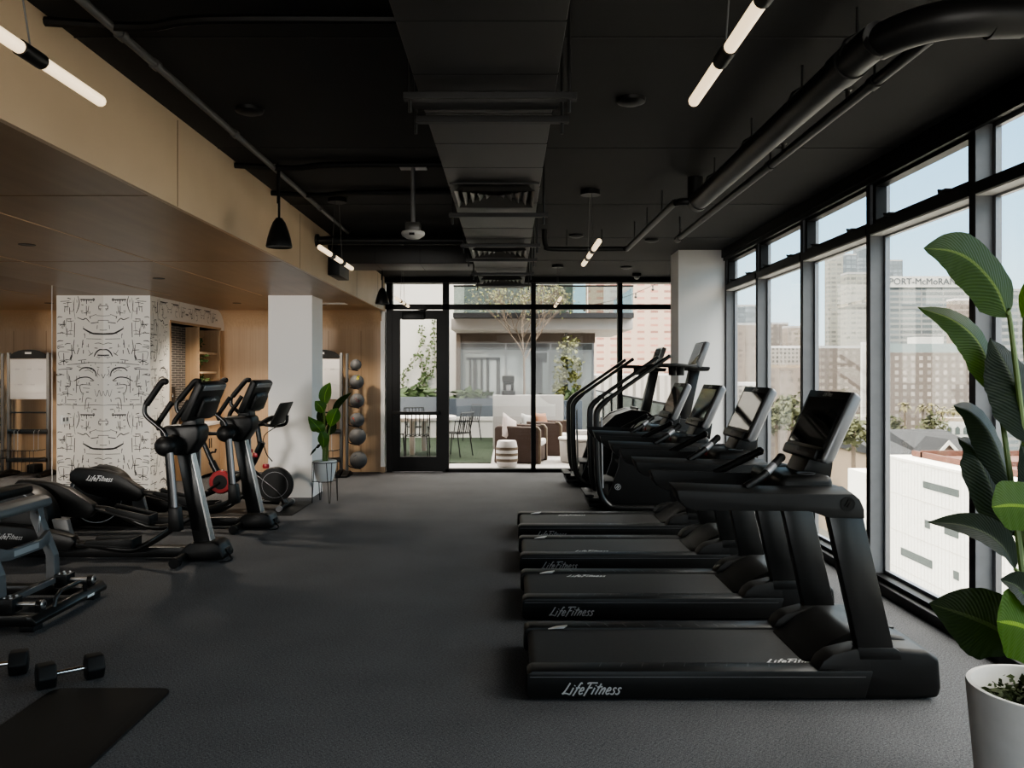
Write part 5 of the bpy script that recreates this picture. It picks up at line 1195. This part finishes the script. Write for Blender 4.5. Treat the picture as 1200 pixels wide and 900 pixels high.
for x, w_ in ((-1.05, .03), (-.92, .05), (-.74, .03), (-.58, .04), (-.30, .05), (.78, .10)): mb.box(x - w_, x + w_, 1.605, 1.618, .5, 2.02)
mb.box(-1.15, -.25, 1.605, 1.618, 1.96, 2.04); mb.box(.55, 1.0, 1.605, 1.618, 1.9, 2.42); mb.box(-1.28, 2.2, 1.605, 1.618, 2.24, 2.40)
mb.build('reflection_bars', 'greyd', t, smooth=False)  # dark bars modelled in place of reflections on the glazing
# terrace edge railing
t = thing('glass_railing', 'greenish glass railing along the terrace edge behind the stair climbers', 'railing', (2.6, 13.5, 0))
for i in range(6):
    mb = MB(); mb.box(0, .02, i * 1.8, i * 1.8 + 1.75, .0, 1.08); mb.build('glass_panel', 'railglass', t)
    mb = MB(); mb.box(-.02, .04, i * 1.8 - .04, i * 1.8, -.02, 1.1); mb.build('post', 'bk2', t)
mb = MB(); mb.box(-.02, .04, -.04, 10.8, 1.08, 1.12); mb.build('handrail', 'bk2', t)
# tree with fine bare branches and sparse yellow-green leaves
def make_tree(loc, label, h0, spread, height, nl, name='terrace_tree', lm='treeleaf', seed=4, ls=.07, trunk=.03, depth=5):
    t = thing(name, label, 'tree', loc)
    rr = random.Random(seed); mb = MB(); mf = MB(); tips = []
    def grow(p, d, L, r, lev):
        q = p + d * L; m = (p + q) / 2 + Vector((rr.gauss(0, .04), rr.gauss(0, .04), 0)) * L
        mb.tube([p, m, q], [r, r * .85, r * .7], 5, smooth=2)
        if lev <= 2: tips.append((m, lev)); tips.append((q, lev))
        if lev == 0: return
        for k in range(3 if lev > 1 else 2):
            nd = (d + Vector((rr.gauss(0, .5), rr.gauss(0, .5), rr.gauss(.12, .25))) * spread).normalized()
            grow(q, nd, L * rr.uniform(.62, .85), r * .62, lev - 1)
    mb.tube([(0, 0, 0), (.01, .0, h0 * .5), (0, 0, h0)], [trunk, trunk * .9, trunk * .8], 8, smooth=3)
    for k in range(5):
        a = k * 1.257 + .4; grow(Vector((0, 0, h0 - .1 + .05 * k)), Vector((math.cos(a) * .6, math.sin(a) * .6, 1)).normalized(), height * .3, trunk * .6, depth - 1)
    mb.build('trunk', 'twig', t)
    for k in range(nl):
        p, lev = rr.choice(tips); c = p + Vector((rr.gauss(0, .09), rr.gauss(0, .09), rr.gauss(0, .09)))
        ax = Vector((rr.gauss(0, 1), rr.gauss(0, 1), rr.gauss(-.3, 1))).normalized(); sd = ax.orthogonal().normalized(); s = ls * rr.uniform(.6, 1.4)
        mf.add([c, c + ax * s * .5 + sd * s * .3, c + ax * s, c + ax * s * .5 - sd * s * .3], [(0, 1, 2, 3)])
    mf.build('foliage', lm, t, smooth=False); return t
make_tree((.33, 18.35, -.02), 'slender tree with bare twigs and sparse yellow-green leaves behind the grey block wall', 2.0, .8, 1.9, 750, depth=6, ls=.06)
t = thing('trailing_vine', 'bushy yellow-green vine hanging beside the balcony building', 'vine', (1.28, 18.8, 0))
mb = MB(); mb.tube([(0, 0, .9), (.05, 0, 1.6), (-.05, .05, 2.3), (.05, 0, 2.55)], .02, 6, smooth=4); mb.box(-.05, .08, .05, .15, .0, 2.4); mb.build('stem', 'bkm', t)
mb = MB()
for k, (x, z, r) in enumerate(((-.12, 1.25, .2), (-.08, 1.6, .22), (.0, 1.95, .26), (.1, 2.25, .26), (.2, 1.55, .14), (.25, 1.85, .16), (.28, 1.25, .12), (-.15, 1.0, .16))): leafcluster(mb, (x, -.1, z), 130, r, .09, .05, seed=70 + k)
mb.build('foliage', 'treeleaf', t, smooth=False)
t = thing('string_lights', 'string of outdoor bulbs sloping across the upper far glazing', 'string lights', (0, 16, 0))
cp = catmull([P(655, 362, 16) - Vector((0, 16, 0)), P(695, 357, 16) - Vector((0, 16, 0)), P(735, 347, 16) - Vector((0, 16, 0)), P(775, 330, 16) - Vector((0, 16, 0))], 8)
mb = MB(); mb.tube(cp, .006, 5); mb.build('cable', 'bk', t)
for i in range(2, len(cp), 4):
    mb = MB(); mb.tube([cp[i], cp[i] + Vector((0, 0, -.05))], .014, 6); mb.sphere(cp[i] + Vector((0, 0, -.08)), .03, 10); mb.build('bulb', 'bulb', t)

# ------------------------------------------------------------------ city
GZ = -22.0
M_['street'] = mat('hazy_street', (.13, .125, .11), .9, noise=.25, nscale=.05)
M_['hazetree'] = mat('hazy_foliage', (.075, .078, .035), .9, noise=.5, nscale=.8)
M_['palm'] = mat('hazy_palm', (0.150, 0.130, 0.060), .9, noise=.4, nscale=.8)
M_['palmt'] = mat('palm_trunk', (0.120, 0.090, 0.065), .9)
M_['roofd'] = mat('dark_grey_roof', (.011, .011, .012), .8, noise=.15, nscale=.4)
M_['roofr'] = mat('red_brown_terrace', (.12, .05, .032), .8, noise=.2, nscale=1)
M_['gable'] = mat('brown_gable', (0.135, 0.085, 0.065), .8)
M_['cwhite'] = mat('bright_white_cladding', (0.450, 0.435, 0.400), .8)
M_['annex'] = mat('sunlit_white_cladding', (.86, .83, .76), .8)
M_['cgroove'] = mat('cladding_groove', (0.64, 0.60, 0.53), .8)
M_['cglass'] = mat('grey_green_window', (0.080, 0.095, 0.090), .3)
M_['signink'] = mat('grey_sign_lettering', (.07, .075, .08), .6)
M_['tan'] = mat('tan_roof', (0.275, 0.210, 0.150), .8)
M_['glassg'] = mat('pale_green_glass_band', (0.180, 0.215, 0.210), .3)
mb = MB(); mb.box(-300, 500, -200, 900, GZ - 1, GZ); struct(mb.build('ground', 'street', smooth=False))
FM = {
 'apart': facade_mat('apartment_facade', (0.126, 0.100, 0.083), (0.244, 0.215, 0.189), 1.75, 1.55, .45, .55),
 'apart2': facade_mat('brown_facade', (0.118, 0.096, 0.081), (0.185, 0.159, 0.137), 1.9, 1.7, .42, .5),
 'office': facade_mat('office_facade', (0.215, 0.211, 0.196), (0.100, 0.115, 0.118), 7.0, 1.75, .95, .58),
 'tower': facade_mat('tower_facade_bright', (0.244, 0.233, 0.200), (0.163, 0.163, 0.148), 2.0, 1.6, .8, .5),
 'towerb': facade_mat('tower_facade_blue', (0.111, 0.126, 0.137), (0.148, 0.167, 0.178), 2.0, 1.6, .85, .7),
 'grid': facade_mat('white_grid_facade', (0.266, 0.237, 0.207), (0.096, 0.085, 0.074), 1.0, 1.05, .55, .55),
 'beige': facade_mat('beige_facade', (0.207, 0.167, 0.137), (0.155, 0.126, 0.104), 1.8, 1.6, .5, .5),
 'pinkf': facade_mat('pink_facade', (0.43, 0.32, 0.25), (0.33, 0.16, 0.125), 5.0, 2.5, .55, .34),
 'park': facade_mat('striped_parking_facade', (0.340, 0.311, 0.285), (0.192, 0.174, 0.159), 2.4, 40, .4, .98),
}
def building(lab, px0, px1, pyt, D, dep, fm, roof=None, name='city_building', zb=GZ, group='city buildings beyond the windows'):
    dep *= .3; x0, x1 = (px0 - CX) * D / F, (px1 - CX) * D / F; zt = H0 - (pyt - CY) * D / F
    t = thing(name, lab, 'building', ((x0 + x1) / 2, D + dep / 2, GZ), group=group); w_ = (x1 - x0) / 2
    mb = MB(); mb.box(-w_, w_, -dep / 2, dep / 2, zb - GZ, zt - GZ); mb.build('wall', FM.get(fm, None) or M_[fm], t, smooth=False)
    mb = MB(); mb.box(-w_, w_, -dep / 2, dep / 2, zt - GZ, zt - GZ + .6); mb.build('roof', roof or 'greyc', t, smooth=False)
    return t, x0, x1, zt
# right view
bt, x0, x1, zt = building('wide glass office tower with a rooftop company sign', 1030, 1150, 337, 260, 24, 'office', 'cush', 'office_tower')
mb = MB(); mb.box((x0 - x1) / 2, (x1 - x0) / 2, -4.2, -3.4, zt - GZ, zt - GZ + 3.6); mb.build('sign_band', 'cwhite', bt, smooth=False)
text_obj('rooftop_sign', 'FREEPORT-McMoRAN', 2.9, frame_mtx(((1069 - CX) * 260 / F - (x0 + x1) / 2, -4.3, zt - GZ + 1.8), (1, 0, 0), (0, 0, 1)), 'signink', bt, ext=.05)
building('grey slab tower behind the sign tower, left end', 1037, 1058, 306, 330, 20, 'towerb')
building('glass tower at the right edge behind the tall plant', 1160, 1235, 341, 215, 22, 'office')
building('tan block standing at the right end of the sign tower', 1118, 1136, 352, 240, 14, 'beige', 'cush')
bt, x0, x1, zt = building('long beige apartment block with a green glass top floor, behind the palms', 1036, 1172, 413, 175, 18, 'apart')
mb = MB(); mb.box((x0 - x1) / 2, (x1 - x0) / 2, -2.71, 2.5, zt - GZ, zt - GZ + 1.9); mb.build('glass_band', 'glassg', bt, smooth=False)
mb = MB(); mb.box(-5.2, .6, -2.2, 2, zt - GZ + 1.9, zt - GZ + 3.4); mb.build('roof_box', 'cwhite', bt, smooth=False)
building('tall slim pale tower, first from the left in the third window', 971, 988, 296, 288, 12, 'tower')
building('blue glass tower joined to the slim tower', 987, 1004, 299, 304, 16, 'towerb')
building('bright mid-height office tower in the third window', 993, 1025, 321, 262, 18, 'tower')
building('tallest blue glass tower at the third mullion', 1007, 1032, 285, 330, 20, 'towerb')
building('brown block below the glass towers', 962, 1008, 408, 197, 14, 'apart2')
building('thin white slab at the edge of the brown block', 1010.5, 1018, 404, 182, 3, 'cwhite', 'cush')
building('taupe tower in the second window, left half', 900, 924, 380, 258, 16, 'apart2')
building('lower beige tower in the second window, right half', 923, 946, 384, 235, 16, 'beige')
building('white gridded block in the second window', 898, 945, 408, 205, 14, 'grid', 'cush')
building('tan low block in the second window', 900, 950, 431, 160, 14, 'beige', 'tan')
building('pale grey tower in the window by the column', 862, 892, 359, 290, 20, 'towerb')
building('beige tower in the window by the column', 860, 893, 381, 235, 20, 'beige')
building('low pale block in the window by the column', 850, 900, 452, 150, 20, 'grid', 'cush')
# bright white building close by: long side faces the windows
t = thing('white_annex', 'bright white clad building just below the windows with narrow strip windows', 'building', (38, 55, GZ), group='city buildings beyond the windows')
mb = MB(); mb.box(0, 26, -30, 27, 0, 15.4)
for k in range(95): mb.box(-.02, .0, -30 + k * .6, -29.93 + k * .6, 0, 15.4, 1)
for z in (4.6, 8.2, 11.8, 15.1): mb.box(-.03, .0, -30, 27, z, z + .10, 1)
mb.build('wall', ['annex', 'cgroove'], t, smooth=False)
mb = MB(); mb.box(0, 6, 27, 36, 0, 13.0); mb.build('lower_wing', 'annex', t, smooth=False)
def wy(px): return 38 * F / (px - CX) - 55
def wz(px, py): return H0 - (py - CY) * (38 / (px - CX)) - GZ
for (pa, pb, ta, tb) in ((1082, 1124, 563.4, 571.5), (1084, 1090, 608.6, 618), (1107, 1123.5, 617, 625.5), (1056, 1092.7, 641, 650), (1117.6, 1124, 668, 678)):
    mb = MB(); mb.box(-.05, .05, wy(pb), wy(pa), wz(pa, tb), wz(pa, ta)); mb.build('window', 'cglass', t, smooth=False)
mb = MB(); mb.box(3, 24, -5, 25, 15.4, 15.6); mb.box(2.2, 2.5, -6, 26, 15.4, 15.95); mb.box(2.2, 24, 24, 24.3, 15.4, 16.1)
for k in range(8): mb.box(5, 6, 0 + k * 3, .8 + k * 3, 15.6, 16.0)
mb.build('roof_terrace', 'roofr', t, smooth=False)
def gable(lab, px0, px1, pya, pyb, D, dep, wallm, roofm, trim=True):
    x0, x1 = (px0 - CX) * D / F, (px1 - CX) * D / F; za, zb_ = H0 - (pya - CY) * D / F, H0 - (pyb - CY) * D / F; w_ = (x1 - x0) / 2
    t = thing('gabled_house', lab, 'house', ((x0 + x1) / 2, D, zb_), group='houses beyond the white building')
    mb = MB(); mb.prism([(-w_, GZ - zb_), (w_, GZ - zb_), (w_, 0), (0, za - zb_), (-w_, 0)], 0, dep, 'y'); mb.build('wall', wallm, t, smooth=False)
    mb = MB(); h = za - zb_
    for s in (-1, 1): mb.hexa([(0, -.3, h), (s * (w_ + .4), -.3, -.4), (s * (w_ + .4), dep, -.4), (0, dep, h)], [(0, -.3, h + .35), (s * (w_ + .4), -.3, -.05), (s * (w_ + .4), dep, -.05), (0, dep, h + .35)])
    mb.build('roof', roofm, t, smooth=False)
    if trim:
        mb = MB()
        for s in (-1, 1): mb.hexa([(0, -.5, h - .25), (s * (w_ + .4), -.5, -.6), (s * (w_ + .4), -.3, -.6), (0, -.3, h - .25)], [(0, -.5, h + .25), (s * (w_ + .4), -.5, -.15), (s * (w_ + .4), -.3, -.15), (0, -.3, h + .25)])
        mb.build('barge_board', 'cwhite', t, smooth=False)
    return t
gable('brown gabled house with white barge boards behind the white building', 1093, 1127, 518, 537, 96, 5, 'gable', 'roofd')
def hip(lab, px0, px1, pyt, pyb, D, dep, m_):
    x0, x1 = (px0 - CX) * D / F, (px1 - CX) * D / F; zt, zb_ = H0 - (pyt - CY) * (D + dep) / F, H0 - (pyb - CY) * D / F; w_ = (x1 - x0) / 2
    t = thing('gabled_house', lab, 'house', ((x0 + x1) / 2, D, zb_), group='houses beyond the white building')
    mb = MB(); mb.hexa([(-w_, 0, 0), (w_, 0, 0), (w_, dep * 2, 0), (-w_, dep * 2, 0)], [(-w_ * .8, dep, zt - zb_), (w_ * .8, dep, zt - zb_), (w_ * .8, dep + .2, zt - zb_), (-w_ * .8, dep + .2, zt - zb_)]); mb.build('roof', m_, t, smooth=False)
    mb = MB(); mb.box(-w_ + .5, w_ - .5, .5, dep * 2 - .5, GZ - zb_, 0); mb.build('wall', 'tan', t, smooth=False)
hip('wide dark hipped roof left of the brown gable', 1036, 1086, 507, 536, 102, 14, 'roofd')
hip('wide dark hipped roof right of the brown gable', 1088, 1180, 503, 536, 106, 14, 'roofd')
bt, x0, x1, zt = building('low white arcaded building with a tan roof below the palms', 1103, 1150, 494, 140, 10, 'cwhite', 'tan')
for k in range(5):
    mb = MB(); x = (x0 - x1) / 2 + 1 + k * 1.4; mb.prism([(x, zt - GZ - 2.2), (x + .8, zt - GZ - 2.2), (x + .8, zt - GZ - 1.2), (x + .4, zt - GZ - .8), (x, zt - GZ - 1.2)], -1.6, -1.4, 'y'); mb.build('arch', 'cglass', bt, smooth=False)
def palm(px, py, D, seed, label):
    c = P(px, py, D); t = thing('palm_tree', label, 'palm tree', (c.x, c.y, GZ), group='palm trees in front of the apartment block'); h = c.z - GZ
    mb = MB(); mb.tube([(0, 0, 0), (.2, 0, h * .5), (0, 0, h)], .25, 7, smooth=3); mb.build('trunk', 'palmt', t)
    rr = random.Random(seed); mb = MB()
    for k in range(26):
        a = rr.uniform(0, 6.28); e = rr.uniform(-.6, .9); L_ = rr.uniform(1.3, 2.0)
        d = Vector((math.cos(a) * math.cos(e), math.sin(a) * math.cos(e), math.sin(e))); p0 = Vector((0, 0, h)); p1 = p0 + d * L_ * .6; p2 = p0 + d * L_ + Vector((0, 0, -.7)); s = Vector((-math.sin(a), math.cos(a), 0)) * .28
        mb.add([p0, p1 + s, p1 - s, p2], [(0, 1, 2), (1, 3, 2)])
    mb.build('fronds', 'palm', t, smooth=False)
for i, (px, py, D) in enumerate(((1060, 476, 150), (1081, 478, 148), (1092, 477, 156), (1104, 480, 150), (1117, 481, 145))):
    palm(px, py, D + 14, i + 3, '%s palm tree in front of the beige apartment block' % ('leftmost', 'second from left', 'middle', 'fourth from left', 'rightmost')[i])
def blob(px, py, D, r, seed, label):
    c = P(px, py, D); t = thing('street_tree', label, 'tree', (c.x, c.y, GZ), group='street trees below the windows'); h = c.z - GZ
    mb = MB(); mb.tube([(0, 0, 0), (0, 0, h)], .25, 6); mb.build('trunk', 'palmt', t)
    mb = MB(); leafcluster(mb, (0, 0, h), 260, r, r * .35, 0, seed=seed); mb.build('crown', 'hazetree', t, smooth=False)
for i, (px, py, D, r, lab) in enumerate(((910, 490, 120, 2.6, 'hazy street tree at the left of the second window'), (928, 482, 130, 3.0, 'hazy street tree at the right of the second window'), (1000, 506, 97, 2.4, 'round green street tree in the third window'), (972, 492, 145, 2.6, 'pale street tree low in the third window'), (1046, 500, 146, 2.2, 'street tree left of the palms'), (1094, 499, 138, 2.4, 'street tree just below the palms'), (870, 495, 110, 2.4, 'street tree in the window by the column'))):
    blob(px, py, D, r, 30 + i, lab)
# view through the far glazing
building('pink tower with rows of small red windows beyond the terrace', 690, 830, 250, 300, 40, 'pinkf')
building('pale striped parking block at the foot of the pink tower', 690, 845, 440, 245, 20, 'park', 'cush')

# ------------------------------------------------------------------ light, sky, camera
sun = bpy.data.lights.new('sun', 'SUN'); sun.energy = 4.5; sun.angle = R(.6); sun.color = (1, .88, .72)
so = bpy.data.objects.new('sun', sun); C.objects.link(so)
so.rotation_euler = Vector((.80, .42, -.56)).to_track_quat('-Z', 'Y').to_euler()
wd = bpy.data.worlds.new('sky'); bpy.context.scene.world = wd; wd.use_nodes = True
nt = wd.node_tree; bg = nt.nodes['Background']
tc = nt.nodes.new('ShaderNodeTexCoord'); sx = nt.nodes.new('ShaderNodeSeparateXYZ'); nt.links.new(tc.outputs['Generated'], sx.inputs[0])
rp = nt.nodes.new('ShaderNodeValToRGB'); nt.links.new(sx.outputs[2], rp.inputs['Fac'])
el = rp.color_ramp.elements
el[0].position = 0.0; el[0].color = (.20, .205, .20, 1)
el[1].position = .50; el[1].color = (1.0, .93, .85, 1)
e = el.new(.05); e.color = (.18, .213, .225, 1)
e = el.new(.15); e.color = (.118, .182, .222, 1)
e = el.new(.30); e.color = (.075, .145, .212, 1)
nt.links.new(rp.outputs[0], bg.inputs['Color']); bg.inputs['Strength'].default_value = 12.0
def area(name, loc, rot, sx_, sy_, en, col):
    l = bpy.data.lights.new(name, 'AREA'); l.shape = 'RECTANGLE'; l.size = sx_; l.size_y = sy_; l.energy = en; l.color = col
    o = bpy.data.objects.new(name, l); C.objects.link(o); o.location = loc; o.rotation_euler = rot
area('rear_fill_lamp', (.3, YB + .2, 1.6), (R(90), 0, 0), 4.6, 2.4, 75, (1, .96, .92))  # fill light added behind the camera, out of view
l = bpy.data.lights.new('left_fill_spot', 'SPOT'); l.energy = 1900; l.color = (1, .95, .88); l.spot_size = R(27); l.spot_blend = .45; l.shadow_soft_size = .7  # unseen spot added to brighten the left rear of the room
o = bpy.data.objects.new('left_fill_spot', l); C.objects.link(o); o.location = (-4.5, -1.2, 1.9)
o.rotation_euler = Vector((.85, 12.2, -.35)).to_track_quat('-Z', 'Y').to_euler()
cam = bpy.data.cameras.new('camera'); co = bpy.data.objects.new('camera', cam); C.objects.link(co)
cam.sensor_width = 36; cam.lens = 36 * F / 1200; cam.shift_x = 3 / 1200; cam.shift_y = -12 / 1200; cam.clip_end = 2000
co.location = (0, 0, H0); co.rotation_euler = (R(90), 0, 0)
sc = bpy.context.scene; sc.camera = co
sc.view_settings.view_transform = 'AgX'
try: sc.view_settings.look = 'AgX - Medium High Contrast'
except Exception: pass
sc.view_settings.exposure = 0.1
sc.cycles.use_denoising = True
sc.cycles.max_bounces = 10; sc.cycles.diffuse_bounces = 5; sc.cycles.glossy_bounces = 5; sc.cycles.transparent_max_bounces = 16
sc.cycles.caustics_reflective = False; sc.cycles.caustics_refractive = False
sc.cycles.sample_clamp_indirect = 6.0
